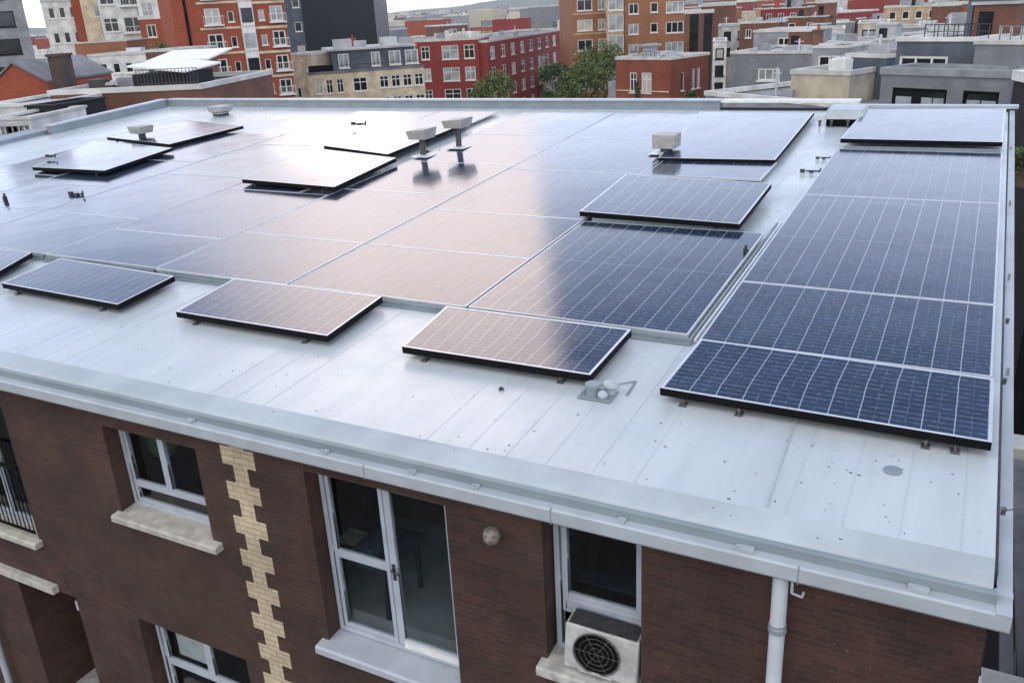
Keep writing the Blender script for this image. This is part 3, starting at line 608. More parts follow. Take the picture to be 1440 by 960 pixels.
def bld_frame(px1, py, d1, px2, d2, zt=None):
    pv = max(py, 45); a = far(px1, pv, d1); b = far(px2, pv-.0534*(px2-px1), d2); a.z = far(px1, py, d1).z
    W_ = math.hypot(b.x-a.x, b.y-a.y); rz = math.atan2(b.y-a.y, b.x-a.x)
    return a, W_, rz, (a.z if zt is None else zt)
def B(name, label, px1, py, d1, px2, d2, depth, wall, front=(), right=(), left=(), fh=2.9, floors=6, zt=None, roof='roof', cap='cap', caph=.35,
      frame='wwhite', bands=(), clutter=0, gz=GZ, group=None, cat='building', simple=False, drop=0, pal=.35, top0=.7):
    """front/right/left: list of (x0,x1,height,style[,extra drop]) repeated on every floor"""
    a, W_, rz, zt = bld_frame(px1, py, d1, px2, d2, zt)
    root = empty(name, (a.x, a.y, gz), label, cat, group, rz); H = zt-gz; rnd = random.Random(int(px1*7+py*13+d1))
    def hs(spec):
        out = []
        for f in range(floors):
            for s in spec:
                dz = s[4] if len(s) > 4 else 0
                ztop = H-top0-f*fh-dz
                if ztop-s[2] < 0: continue
                out.append((s[0], s[1], ztop-s[2], ztop, s[3]))
        return out
    D = depth; REC = .16
    def wallmesh():
        mb = MB()
        def side(spec, L_, mp):
            t_ = MB(); holes(t_, 0, L_, 0, H, [(q[0], q[1], q[2], q[3]) for q in hs(spec)], 0, REC)
            for f_ in t_.f: mb.face([mp(t_.v[k]) for k in f_])
        side(front, W_, lambda v: (v.x, v.y, v.z)); side(right, D, lambda v: (W_-v.y, v.x, v.z)); side(left, D, lambda v: (v.y, D-v.x, v.z))
        mb.face([(W_, D, 0), (0, D, 0), (0, D, H), (W_, D, H)]); return mb.mesh('wall', CM[wall])
    link('wall', wallmesh(), root)
    link('roof', MB().box(.01, W_-.01, .01, D-.01, H-.25, H-.08).mesh('roof', CM[roof]), root)
    if caph:
        t = .22; c = MB(); z1 = H+caph; o_ = .07
        c.box(-o_, W_+o_, -o_, t, H-.02, z1); c.box(-o_, W_+o_, D-t, D+o_, H-.02, z1); c.box(-o_, t, t, D-t, H-.02, z1); c.box(W_-t, W_+o_, t, D-t, H-.02, z1)
        link('parapet', c.mesh('parapet', CM[cap]), root)
    for (dz, h_, m_) in bands:
        for f in range(floors):
            if H-dz-f*fh < 0: break
            link('band', MB().box(-.05, W_+.05, -.06, -.004, H-dz-h_-f*fh, H-dz-f*fh).mesh('band', CM[m_]), root)
    for spec, L_, mp, r_ in ((front, W_, lambda u: (u, 0), 0), (right, D, lambda u: (W_, u), PI/2), (left, D, lambda u: (0, D-u), -PI/2)):
        for (x0, x1, z0, z1, st) in hs(spec):
            pn = (M['glasspale'] if rnd.random() < .7 else M['blind']) if rnd.random() < pal else M['glassdark']
            fr = M['black'] if st == 'dark' else M[frame]
            fm, p, b = wmesh(x1-x0, z1-z0, 'one' if st == 'dark' else st, fr, pn, REC)
            u = mp(x0); w = link('window', fm, root, (u[0], u[1], z0), r_)
            if not simple: link('pane', p, w)
            else: link('pane', p, w)
            if b: link('balcony', b, w)
    for k in range(clutter):
        kind = rnd.choice(['unit', 'unit', 'chimney', 'hatch', 'pipe', 'rail', 'duct', 'hut'])
        x = rnd.uniform(.8, max(.9, W_-1.6)); y = rnd.uniform(.8, max(.9, D-1.8)); s = rnd.uniform(.5, 1.2)
        mb = MB()
        if kind == 'unit': mb.box(x, x+1.3*s, y, y+s, H-.07, H+.9*s); mb.box(x+.1, x+1.3*s-.1, y+.1, y+s-.1, H+.9*s+.001, H+.98*s); link('rooftop_unit', mb.mesh('rooftop_unit', CM[rnd.choice(['roofl', 'white', 'midgrey'])]), root)
        elif kind == 'chimney':
            mb.box(x, x+.7, y, y+.6, H-.07, H+1.5); mb.box(x-.08, x+.78, y-.08, y+.68, H+1.5, H+1.65); ch = link('chimney', mb.mesh('chimney', CM[rnd.choice(['brown', 'red', 'cream'])]), root)
            link('chimney_pot', MB().tube((x+.35, y+.3, H+1.65), (x+.35, y+.3, H+2.1), .13, 8).mesh('chimney_pot', CM['tile']), ch)
        elif kind == 'rail':
            for k2 in range(6): mb.box(x+k2*.5, x+k2*.5+.035, .4, .435, H-.07, H+.72)
            mb.box(x, x+2.55, .39, .445, H+.72, H+.76); mb.box(x, x+2.55, .41, .43, H+.4, H+.43); link('roof_railing', mb.mesh('roof_railing', M['alu'] if rnd.random() < .5 else M['darkmetal']), root)
        elif kind == 'duct': mb.box(x, x+2.6*s, y, y+.4, H+.15, H+.55); mb.box(x, x+.4, y, y+.4, H-.07, H+.15); mb.box(x+2.6*s-.4, x+2.6*s, y+.401, y+1.6*s, H+.15, H+.55); link('duct', mb.mesh('duct', M['alu']), root)
        elif kind == 'hut':
            mb.box(x, x+2.4*s, y, y+1.8, H-.07, H+1.7*s); ht = link('stair_hut', mb.mesh('stair_hut', CM[rnd.choice([wall, 'white', 'midgrey', 'brown'])]), root)
            link('roof', MB().box(x-.12, x+2.4*s+.12, y-.12, y+1.92, H+1.7*s, H+1.7*s+.14).mesh('roof', CM['roofl']), ht); link('door', MB().box(x+.3, x+1.0, y-.05, y-.003, H, H+1.35*s).mesh('door', M['glassdark']), ht)
        elif kind == 'hatch': mb.box(x, x+2*s, y, y+1.4*s, H-.07, H+.4); mb.box(x+.1, x+2*s-.1, y+.1, y+1.4*s-.1, H+.401, H+.5); link('skylight', mb.mesh('skylight', CM['roofl']), root)
        else: mb.tube((x, y, H-.07), (x, y, H+1.6*s), .08, 8); mb.tube((x-.4, y, H+1.3*s), (x+.4, y, H+1.3*s), .03, 6); link('mast', mb.mesh('mast', M['alu']), root)
    root['_W'] = W_; root['_H'] = H
    return root
def P_(root, name, mb, m): return link(name, mb.mesh(name, m), root)
def cols_(n, x0, x1, w, h, st):
    if n == 1: return [((x0+x1-w)/2, (x0+x1+w)/2, h, st)]
    g_ = (x1-x0-w)/(n-1); return [(x0+i*g_, x0+i*g_+w, h, st) for i in range(n)]

# --- tall red tower
t = B('apartment_tower', 'tall bright red brick tower with cream bands and small white balconies', 246, -150, 105, 403, 107, 12, 'red',
  [(3.3, 4.9, 1.6, 'balcony'), (5.7, 6.35, 1.1, 'one', .35), (9.0, 9.65, 1.1, 'one', .35), (10.3, 11.7, 1.6, 'balcony')], fh=2.6, floors=14, caph=0)
W_, H = t['_W'], t['_H']
for f in range(14):
    z = H-.7-f*2.6
    w = P_(t, 'glazed_bay', MB().box(6.95, 8.4, -.45, -.004, z-1.95, z+.1), M['white'])
    link('pane', MB().box(7.07, 8.28, -.49, -.452, z-1.6, z-.1).mesh('pane', M['glasspale'] if f % 2 else M['glassdark']), w)
    P_(t, 'band', MB().box(2.6, 6.93, -.09, -.004, z-2.15, z-1.92).box(8.43, W_+.05, -.09, -.004, z-2.35, z-2.08), CM['cream'])
    P_(t, 'spandrel', MB().box(6.95, 8.4, -.35, -.004, z-2.49, z-1.951), M['white'])
P_(t, 'drainpipe', MB().box(1.25, 1.55, -.12, -.005, 0, H), M['black'])
P_(t, 'floodlight', MB().box(1.2, 1.9, -.4, -.13, H-16, H-15.8), M['white'])
# --- black slab tower
t = B('office_slab', 'windowless near black slab tower behind the cream flats', 428, -60, 170, 529, 168, 22, 'slab', caph=0, gz=GZ)
B('slate_annex', 'narrow slate blue building with a column of small windows between red tower and black slab', 396, -8, 168, 428, 170, 14, 'slate', [(2.7, 4.1, 1.6, 'one')], floors=8, fh=4, caph=1.6, cap='white', drop=1)
# --- cream flats
t = B('cream_flats', 'cream rendered flats with slate penthouse and dark window doors', 434, 106, 122, 596, 124, 13, 'cream',
  cols_(3, .7, 4.4, .9, 1.8, 'sash')+cols_(1, 5.6, 7.6, 1.9, 1.8, 'sash')+cols_(4, 9.2, 15.2, 1.25, 1.6, 'sash'), fh=2.75, floors=4, caph=.3, cap='roof', pal=.2)
W_, H = t['_W'], t['_H']
pw = MB(); pw.box(3.4, W_-.8, 1.6, 11, H, H+2.7); P_(t, 'penthouse', pw, CM['slate'])
P_(t, 'penthouse_roof', MB().box(3.0, W_-.5, 1.2, 11.4, H+2.7, H+2.95), CM['roofl'])
for x0, w_ in ((4.2, 1.4), (8.6, 1.2), (11.0, 1.6), (13.2, 1.8)):
    fm, p, b = wmesh(w_, 1.8, 'two', M['wwhite'], M['glasspale'], .16); w = link('window', fm, t, (x0, 1.42, H+.5)); link('pane', p, w)
P_(t, 'planter', MB().box(.1, 3.3, .05, .45, H+.31, H+1.1), M['black'])
P_(t, 'railing', MB().box(3.4, W_-.1, .1, .16, H+.9, H+.97).box(3.4, W_-.1, .12, .15, H+.31, H+.36), M['darkmetal'])
for i, (x0, y0, s) in enumerate(((4, 3, 1.6), (7, 5, 1.1), (10.5, 4, 1.5), (13.5, 6, 1.2))): P_(t, 'rooftop_unit', MB().box(x0, x0+s*1.5, y0, y0+s, H+2.96, H+2.96+s*.7), CM['roofl'])
B('side_wing', 'plain beige side wing with one small window left of the cream flats', 408, 78, 128, 437, 124, 12, 'beige', [(.6, 1.5, 1.4, 'one', 3.5)], floors=2, caph=.3, roof='roofl', clutter=3)
# --- red rows
t = B('red_terrace', 'crimson brick end block with three window columns above the tree', 583, 60, 148, 672, 146, 12, 'crimson',
  [(.9, 2.3, 2.0, 'sash'), (4.3, 7.0, 2.1, 'sash'), (7.9, 9.6, 2.1, 'sash')], right=[(4, 5.2, 1.6, 'one')], fh=3.35, floors=5, caph=.4, clutter=3, pal=.5)
t = B('red_terrace', 'dark crimson recessed link with one window column between the red blocks', 670, 64, 152, 686, 151, 10, 'crimson', [(.3, 1.5, 1.6, 'one')], fh=3.1, floors=5, caph=.3)
t = B('red_terrace', 'long crimson brick block receding right with many small windows and rooftop bits', 685, 60, 146, 802, 196, 12, 'crimson',
  cols_(9, 1.2, 46, 2.2, 1.9, 'sash'), fh=3.2, floors=5, caph=.4, clutter=9, pal=.5)
# --- brown orange apartments
t = B('apartment_tower', 'orange brown brick apartments with wide white windows behind the green trees', 806, -95, 150, 852, 151, 14, 'orange',
  [(.7, 3.2, 1.7, 'two'), (4.1, 5.3, 1.7, 'two')], fh=3.05, floors=9, caph=0, bands=((2.75, .2, 'sand'),), pal=.5)
t = B('apartment_tower', 'orange brick tower face with paired windows next to two black glass strips', 878, -60, 149, 962, 151, 14, 'orange',
  [(.7, 2.3, 1.6, 'two'), (4.2, 5.4, 1.5, 'one'), (6.7, 9.6, 1.7, 'three')], fh=3.05, floors=9, caph=.3, pal=.4)
t = B('glazed_stair_bay', 'projecting pale glazed bay column between the two orange brick faces', 853, -70, 148, 877, 148, 12, 'sand', [(.3, 2.7, 2.4, 'two')], fh=3.05, floors=9, caph=.2, pal=.95, top0=.3)
t = B('brown_stair_tower', 'brown stair tower with two tall black glass strips and pale caps', 962, 20, 128, 1003, 128, 10, 'brown', caph=.3, floors=0)
W_, H = t['_W'], t['_H']
P_(t, 'glass_strip', MB().box(.75, 1.9, -.08, -.01, 1, H-.1), M['glassdark']); P_(t, 'glass_strip', MB().box(2.6, 3.7, -.08, -.01, 1, H-.1), M['glassdark'])
t = B('white_flats', 'narrow white building with a column of dark windows right of the black glass strips', 1003, 60, 112, 1022, 112, 9, 'white', [(.3, 1.3, 1.2, 'dark')], fh=1.95, floors=5, caph=.15, roof='roofl')
# --- small red house
t = B('red_house', 'small square red brick house with white windows and cluttered flat roof', 866, 84, 92, 943, 88, 6.5, 'rust',
  [(1.75, 2.6, 1.9, 'sash', .5), (3.2, 4.4, 1.9, 'sash', .5)], right=[(1.8, 2.3, 1.7, 'one', .6), (3.6, 4.1, 1.9, 'one', .4), (4.5, 5.0, 1.9, 'one', .4)], fh=2.75, floors=5, caph=.25, roof='roofl', clutter=4, frame='white')
W_, H = t['_W'], t['_H']
P_(t, 'drip_stones', MB().box(.1, W_-.1, -.08, -.004, H-3.0, H-2.9), CM['cream'])
P_(t, 'roof_vent', MB().box(1.8, 2.9, 2, 3, H, H+1.1).box(1.5, 3.2, 1.7, 3.3, H+1.1, H+1.3), CM['midgrey'])
P_(t, 'bay_window', MB().box(-1.5, -.01, .6, 2.6, H-7, H-2.2), CM['midgrey'])
# --- grey group on the right
B('roof_block', 'large low flat roof with white edge line just beyond our parapet', 992, 134, 62, 1236, 52, 12, 'midgrey', caph=.28, cap='white', roof='roof', clutter=5)
B('roof_block', 'stone walled rooftop box with pale crumbling coping', 1113, 104, 58, 1196, 56, 6, 'beige', caph=.25, roof='roofl', gz=-8, clutter=3)
B('roof_block', 'grey brick block with a single pale window below flat roof units', 1028, 76, 82, 1180, 78, 9, 'grey', [(2.6, 4.6, 1.0, 'three', .5)], floors=1, caph=.2, roof='roofl', clutter=8, gz=-16)
B('penthouse', 'glass fronted grey penthouse with white posts on the grey block', 1060, 46, 92, 1140, 90, 6, 'midgrey', [(2.4, 4.2, 1.1, 'three', -.2), (4.4, 6.0, 1.1, 'three', -.2)], floors=1, caph=.2, roof='roofl', gz=-12)
B('dormer', 'light grey dormer with a white double window beside the dark box', 1143, 68, 70, 1192, 69, 5, 'midgrey', [(.45, 2.1, 1.3, 'two', -.2)], floors=1, caph=.15, roof='roofl', gz=-12)
B('roof_block', 'dark charcoal rooftop box with a pale shutter', 1190, 80, 60, 1247, 58, 6, 'slate', [(1.2, 2.2, .9, 'one', .1)], floors=1, caph=.2, roof='roofl', gz=-12, pal=1, clutter=3)
t = B('slate_house', 'grey stone clad block with black framed windows directly behind the back right corner', 1240, 104, 47, 1424, 44, 2.6, 'grey', [(.65, 3.35, 1.5, 'dark', -.1), (4.1, 5.7, 1.5, 'dark', -.1)], fh=3.0, floors=4, caph=.30, cap='midgrey', roof='roofd', pal=.2)
W_, H = t['_W'], t['_H']
for x0, x1 in ((2.1, 2.62), (2.68, 3.2), (4.25, 4.85), (4.92, 5.55), (.8, 1.6)): P_(t, 'curtain', MB().box(x0, x1, .08, .09, H-2.05, H-1.0), M['glasspale'])
t = B('slate_penthouse', 'set back dark slate upper floor with a white three pane window', 1262, 58, 50.5, 1374, 48.5, 8, 'slate', [(.2, 2.75, 1.05, 'three', .0)], floors=1, caph=.18, cap='white', roof='roofl', clutter=7, gz=-5, pal=.0, frame='white')
B('slate_penthouse', 'right hand slate upper block with one small dark opening', 1372, 62, 47.6, 1436, 46.5, 7, 'grey', [(1.0, 1.75, .8, 'dark', .2)], floors=1, caph=.16, cap='cap', roof='roofl', gz=-5, pal=0, clutter=4)
for (nm, lb, a_, y_, d_, b_, dep, w_, sp_, k_) in (
   ('terrace_house', 'low white rooftop box between grey penthouse and dark shutter box', 1120, 52, 100, 1160, 5, 'white', [(.5, 1.2, .9, 'dark')], 2),
   ('terrace_house', 'small brown brick rooftop block behind the grey penthouse', 1040, 34, 128, 1092, 6, 'brown', [(.8, 1.6, 1.1, 'two'), (2.6, 3.4, 1.1, 'two')], 3),
   ('terrace_house', 'pale slatted rooftop room left of the white three pane window', 1196, 58, 88, 1254, 5, 'roofwall', [(.5, 2.2, 1.1, 'three', -.1)], 4),
   ('terrace_house', 'dark red low block with white edge in the upper right rows', 1100, 26, 140, 1160, 7, 'brown', [(.8, 1.8, 1.2, 'one'), (3.4, 4.4, 1.2, 'one')], 3),
   ('terrace_house', 'grey low rooftop room left of the orange wall at upper right', 1252, 40, 112, 1306, 6, 'midgrey', [(.6, 1.6, 1.1, 'dark'), (2.6, 3.6, 1.1, 'two')], 4),
   ('terrace_house', 'glass and white rooftop room below the dark terrace block', 1306, 42, 78, 1362, 4, 'white', [(.3, 1.4, 1.0, 'two', -.2), (1.7, 2.8, 1.0, 'two', -.2)], 4),
   ('terrace_house', 'crimson low block between the black strips and the white blocks', 1068, 14, 165, 1130, 8, 'crimson', [(1, 2, 1.4, 'two'), (3, 4, 1.4, 'two'), (5, 6, 1.4, 'two')], 3)):
    CM.setdefault('roofwall', CM['roofl']); B(nm, lb, a_, y_, d_, b_, d_*.99, dep, w_, sp_, fh=2.6, floors=3, caph=.15, roof='roofl', clutter=k_, gz=-20)
B('corner_house', 'dark corner house at the right edge under a white ledge', 1426, 112, 40, 1500, 36, 8, 'dark', caph=.35, cap='white', floors=0)
B('brick_block', 'brown and orange brick block at the upper right with a roof garden', 1310, 8, 150, 1372, 150, 12, 'orange', floors=0, caph=.2)
B('brick_block', 'darker brown brick flank left of the orange wall at upper right', 1306, 10, 148, 1338, 147, 10, 'brown', floors=0, caph=.2)
B('terrace_block', 'dark roof terrace block with white parapet panel at the right edge', 1366, 32, 105, 1470, 100, 12, 'dark', caph=1.0, cap='white', roof='roofd', clutter=4)
B('white_flats', 'white block with tall dark glazing in the upper right corner', 1378, -30, 160, 1480, 160, 12, 'white', cols_(3, 2.5, 9, 1.6, 2.6, 'two'), fh=3.2, floors=6, caph=.2)
B('sand_flats', 'sand coloured rooftop block with a dark doorway in the upper right rows', 1206, 34, 118, 1250, 118, 9, 'beige', [(.5, 2.3, 1.6, 'dark')], floors=1, caph=.15, roof='roofl')
B('white_flats', 'bright white flat roofed block in the upper right rows', 1158, 42, 112, 1188, 112, 8, 'white', floors=0, caph=.1, roof='roofl')
B('cream_block', 'tan brick and cream low block at top right centre', 1240, 12, 190, 1310, 190, 12, 'sand', cols_(4, 1, 9, 1.2, 1.4, 'one'), floors=3, caph=.2, roof='roofl', clutter=4)
B('white_flats', 'stepped pale block with three dark openings right of the brown stair tower', 1010, 38, 135, 1068, 135, 9, 'white', cols_(3, .8, 5.6, 1, 1.1, 'dark'), floors=2, fh=2.2, caph=.15, roof='roofl', clutter=3)
B('brick_block', 'flat brown brick warehouse wall behind the two black glass strips', 985, 10, 185, 1034, 185, 12, 'brown', floors=0, caph=.25, roof='roof')
# --- left group
B('office_tower', 'grey banded office tower with dark window strips at the left edge', -60, -200, 150, 40, 150, 16, 'midgrey', [(.3, 7.4, 2.1, 'dark')], fh=3.7, floors=14, caph=0, pal=0)
B('white_flats', 'white rendered flats with small windows behind the roof terrace houses', 66, 4, 150, 110, 148, 12, 'white', cols_(3, .8, 4.8, .9, 1.5, 'one'), fh=3.4, floors=6, caph=.4, cap='roofl', clutter=4)
B('brick_pier', 'tall red brick chimney wing between the white and cream flats', 108, -60, 147, 121, 147, 8, 'red', floors=0, caph=.1)
B('cream_flats', 'cream wall with red top edge left of the glazed balconies', 121, -40, 146, 144, 146, 10, 'cream', [(1.6, 2.4, 1.3, 'one', 4)], fh=4.5, floors=4, caph=1.2, cap='red')
B('balcony_flats', 'white modern flats with glazed balconies and black framed windows', 145, -60, 144, 198, 143, 10, 'white', [(.3, 2.3, 1.9, 'sash'), (3.0, 5.6, 2.1, 'balcony')], fh=3.6, floors=7, caph=.4, pal=.15)
B('red_flats', 'red brick flats with arched white windows and white top storey beside the tall red tower', 198, 28, 140, 243, 138, 10, 'red', [(.9, 2.3, 1.7, 'two'), (3.3, 4.5, 1.7, 'two')], fh=3.1, floors=3, caph=.5, cap='white', roof='roofl')
B('white_top_flats', 'white upper storeys with balcony above the red brick flats', 200, -40, 141.5, 243, 139.5, 8, 'white', [(.5, 2.2, 1.9, 'balcony'), (3.0, 4.4, 1.9, 'two')], fh=3.3, floors=2, caph=.3, gz=-5)
B('brick_block', 'plain brown orange brick wall in front of the white flats', 104, 62, 118, 178, 116, 8, 'orange', floors=0, caph=.12, roof='roofd')
B('terrace_house', 'low white band storey with slim windows below the balcony flats', 124, 80, 100, 206, 97, 6, 'white', cols_(4, 1, 5.8, .8, 1.0, 'one'), floors=1, caph=.2, roof='roofl', clutter=1, gz=-16)
B('terrace_house', 'brown brick rooftop storey with shrubs at the foot of the red tower', 204, 74, 90, 252, 88, 6, 'brown', cols_(2, .8, 3, .7, .8, 'one'), floors=1, caph=.2, roof='roofl', gz=-16)
t = B('brick_house', 'brown brick house with roof terrace and white awning next to our roof', 70, 134, 50, 282, 46, 9, 'brown', [(5.2, 5.8, 1.2, 'sash', .9), (3.4, 4.1, 1.1, 'one', .9), (6.9, 7.5, 1.1, 'sash', .6)], fh=2.9, floors=4, caph=.22, cap='cap', roof='roofd', clutter=0)
W_, H = t['_W'], t['_H']
t2 = empty('awning', t.location, 'bright white sloping awning over the brick house roof terrace', 'awning', rz=t.rotation_euler.z)
aw = MB(); aw.hexa([(3.4, 1.6, H+1.05), (6.6, 1.2, H+.70), (7.0, 4.6, H+.9), (3.9, 5.0, H+1.25), (3.4, 1.6, H+1.13), (6.6, 1.2, H+.78), (7.0, 4.6, H+.98), (3.9, 5.0, H+1.33)]); P_(t2, 'awning_roof', aw, CM['awn'])
aw = MB(); aw.hexa([(2.6, 4.9, H+1.1), (6.2, 4.9, H+1.1), (6.4, 7.6, H+1.5), (2.9, 7.6, H+1.5), (2.6, 4.9, H+1.18), (6.2, 4.9, H+1.18), (6.4, 7.6, H+1.58), (2.9, 7.6, H+1.58)]); P_(t2, 'awning_roof', aw, CM['awn'])
P_(t2, 'awning_wall', MB().box(3.5, 6.5, 1.75, 4.5, H-.05, H+.68), CM['dark'])
rl = MB(); rl.box(4.6, W_-.1, .14, .17, H+.95, H+.98); rl.box(4.6, W_-.1, .14, .17, H+.3, H+.33)
for i in range(18): x = 4.65+i*(W_-4.8)/17; rl.box(x-.012, x+.012, .145, .165, H+.2, H+.95)
P_(t, 'railing', rl, M['darkmetal'])
rr = random.Random(5)
for i in range(9):
    x = .8+rr.random()*3; y = .6+rr.random()*3; s = .25+rr.random()*.35
    q = MB(); q.box(x, x+s*1.5, y, y+s, H-.07, H+s*.8); q.box(x+.05, x+s*1.4, y+.04, y+s*.9, H+s*.8+.002, H+s*.9)
    P_(t, 'rooftop_unit', q, [CM['midgrey'], CM['roofl'], M['darkmetal']][i % 3])
B('chimney_stack', 'dark brown brick chimney stack left of the terrace house', 66, 80, 56, 86, 55.6, 1.0, 'sooty', floors=0, caph=.12, cap='sooty', cat='chimney')
t = B('gabled_house', 'red brick gabled house left of the dark chimney stack', -10, 120, 62, 66, 60, 7, 'red', floors=0, caph=0)
W_, H = t['_W'], t['_H']
q = MB(); q.face([(0, 0, H), (W_, 0, H), (W_*.45, 0, H+1.1)]); P_(t, 'gable', q, CM['red'])
q = MB(); q.hexa([(-.1, -.1, H), (W_*.45, -.1, H+1.15), (W_*.45, 7.1, H+1.15), (-.1, 7.1, H), (-.1, -.1, H+.12), (W_*.45, -.1, H+1.27), (W_*.45, 7.1, H+1.27), (-.1, 7.1, H+.12)]); q.hexa([(W_*.45, -.1, H+1.15), (W_+.1, -.1, H), (W_+.1, 7.1, H), (W_*.45, 7.1, H+1.15), (W_*.45, -.1, H+1.27), (W_+.1, -.1, H+.12), (W_+.1, 7.1, H+.12), (W_*.45, 7.1, H+1.27)]); P_(t, 'gable_roof', q, CM['roof'])
B('white_dormer_house', 'pale box dormer with a window above the gabled house', 12, 100, 72, 70, 70, 5, 'cream', [(1.2, 2.4, 1.0, 'two')], floors=1, caph=.15, roof='roofl', gz=-14)
B('low_block', 'low block with white flat roof at the left edge', -30, 152, 47, 70, 45, 5, 'white', floors=0, caph=.12, cap='white', roof='roofl', gz=-16)
B('conservatory', 'white framed conservatory windows at the left edge below the roofs', -20, 170, 40, 42, 39, 4, 'white', cols_(3, .2, 1.7, .5, .65, 'two')+cols_(3, .2, 1.7, .5, .65, 'two'), fh=.8, floors=4, caph=.08, roof='roofl', pal=.2, top0=.15)
B('shed', 'plain black rooftop shed beside the brown brick house', 37, 150, 43, 76, 42, 3, 'dark', floors=0, caph=.05, cap='dark', roof='roofd')
# right hand alley neighbour
t = empty('alley_building', (6, 14, GZ), 'dark neighbouring house wall with pale ledges across the alley on the right', 'building')
q = MB((6, 14, GZ)); q.box(2.7, 12, -4, 27, GZ, -2.6); q.build('wall', CM['dark'], t)
for z in (-3.1, -5.6, -8.4, -11.2, -14):
    q = MB((6, 14, GZ)); q.box(2.35, 2.69, 2, 26, z, z+.18); q.build('ledge', CM['midgrey'], t)
rr = random.Random(9)
for z in (-4.9, -7.7, -10.5, -13.3):
    for y in (4, 8, 12, 16, 20):
        q = MB((6, 14, GZ)); q.box(2.62, 2.698, y, y+1.3, z, z+1.5); w = q.build('window', M['wframe'], t); MB((6, 14, GZ)).box(2.60, 2.618, y+.12, y+1.18, z+.12, z+1.38).build('pane', M['glassdark'], w)
for k, (x, y, z, s) in enumerate(((1.75, 21, -1.9, .55), (1.0, 10.5, -3.4, .35), (1.3, 6.0, -5.2, .35))):
    tt = empty('crate_shelf' if k else 'planter', (x, y, z-.3), ['yellow green planter beyond the right verge', 'small white bracket shelf right of the verge', 'lower small white bracket right of the verge'][k], 'planter' if k == 0 else 'bracket')
    q = MB((x, y, z-.3)); q.box(x-.3, 2.34, y-.3, y+.3, z-.3, z-.1); q.build('tray', M['white'] if k else CM['cap'], tt)
# wall bracket at the bottom right corner of our building
q = MB(); q.box(.482, .60, -.05, .0, -.60, -.57); q.box(.482, .58, -.06, -.01, -.72, -.69); q.box(.482, .50, -.04, -.02, -.8, -.45); single('cable_bracket', q, M['trimlight'], 'small pale cable bracket at the bottom right brick corner', 'bracket')

# ------------------------------------------------------------------ trees
def tree(px, py, dist, hgt, rx, label, mat, cat='tree', name='tree', n=2600, conic=False, leaf=.30, base=None, rseed=0):
    top = far(px, py, dist); gz = top.z-hgt if base is None else base; root = empty(name, (top.x, top.y, gz), label, cat); H = top.z-gz; rr = random.Random(int(px)+rseed)
    q = MB(); q.tube((0, 0, 0), (.1, 0, H*.55), .28 if not conic else .12, 9, .14 if not conic else .06)
    if not conic:
        for k in range(7):
            a = k*2.4; z = H*(.35+.06*k); q.tube((.06, 0, z), (rx*.75*math.cos(a), rx*.75*math.sin(a), z+H*.2), .1, 6, .03)
    link('trunk', q.mesh('trunk', M['bark']), root)
    blobs = []
    if conic:
        for k in range(14): f = k/13; blobs.append((Vector((rr.uniform(-.15, .15)*rx, rr.uniform(-.15, .15)*rx, H*(.25+.7*f))), rx*(1-f*.85), H*.09))
    else:
        ch = min(H*.62, rx*2.6)
        blobs.append((Vector((0, 0, H-rx*.2)), rx*.35, rx*.24)); blobs.append((Vector((rx*.3, 0, H-rx*.4)), rx*.4, rx*.3)); blobs.append((Vector((-rx*.35, 0, H-rx*.45)), rx*.4, rx*.3))
        for k in range(26):
            f = rr.random(); a = rr.uniform(0, 2*PI); w = math.sin(PI*(.12+.80*f))**.6; r_ = rx*w*rr.uniform(.25, .85)
            blobs.append((Vector((r_*math.cos(a), r_*math.sin(a), H-ch*(1-f)-rx*.12)), rx*rr.uniform(.22, .42), rx*rr.uniform(.18, .32)))
    c = MB()
    for i in range(n):
        b = rr.choice(blobs); d = Vector((rr.gauss(0, 1), rr.gauss(0, 1), rr.gauss(0, 1))).normalized()*rr.uniform(.55, 1.08)
        p = b[0]+Vector((d.x*b[1], d.y*b[1], d.z*b[2])); s = leaf*rr.uniform(.5, 1.25)
        u = Vector((rr.gauss(0, 1), rr.gauss(0, 1), rr.gauss(0, .6))).normalized(); v = u.cross(Vector((rr.gauss(0, 1), rr.gauss(0, 1), rr.gauss(0, 1)))).normalized()
        c.cur = 0 if rr.random() < .5 else 1
        c.face([p-u*s*.5, p-v*s*.32, p+u*s*.5, p+v*s*.32])
    link('crown', c.mesh('crown', mat), root)
    return root
LM = [M['leaf'], M['leafl']]; LD = [M['leafdark'], M['leaf']]
tree(697, 100, 100, 12, 3.7, 'round green tree in front of the crimson terrace', LM, n=7000)
tree(782, 88, 110, 13, 3.1, 'dark green tree between the two lighter trees', LD, n=6000)
tree(848, 58, 118, 15, 5.0, 'tall light green tree before the orange brick apartments', LM, n=10000)
tree(822, 86, 100, 13, 4.0, 'broad green tree left of the small red house', LM, n=8500, rseed=3)
tree(808, 118, 96, 10, 2.0, 'lower bushy tree leaning toward the dark tree', LM, n=3000)
tree(897, 117, 80, 7, .75, 'slim conical evergreen against the small red house', LD, conic=True, n=1800, leaf=.2)
tree(972, 128, 78, 6, .8, 'small dark shrub tree right of the small red house', LD, n=1200, leaf=.2)
tree(1231, 40, 125, 3, .8, 'tiny green terrace bush among the upper right roofs', LM, n=700, leaf=.2, name='bush', cat='bush')
tree(1398, 36, 99, 2.4, 1.5, 'green terrace hedge plants at upper right', LM, n=1500, leaf=.2, name='bush', cat='bush')
tree(1436, 208, 27.2, 1.0, .45, 'yellow green plants beyond the right verge', [M['leafl'], M['leaf']], n=900, leaf=.09, name='plant', cat='plant')
tree(222, 58, 100, 3, 1.3, 'olive green rooftop shrub beside the red tower', LM, n=900, leaf=.2, name='bush', cat='bush')

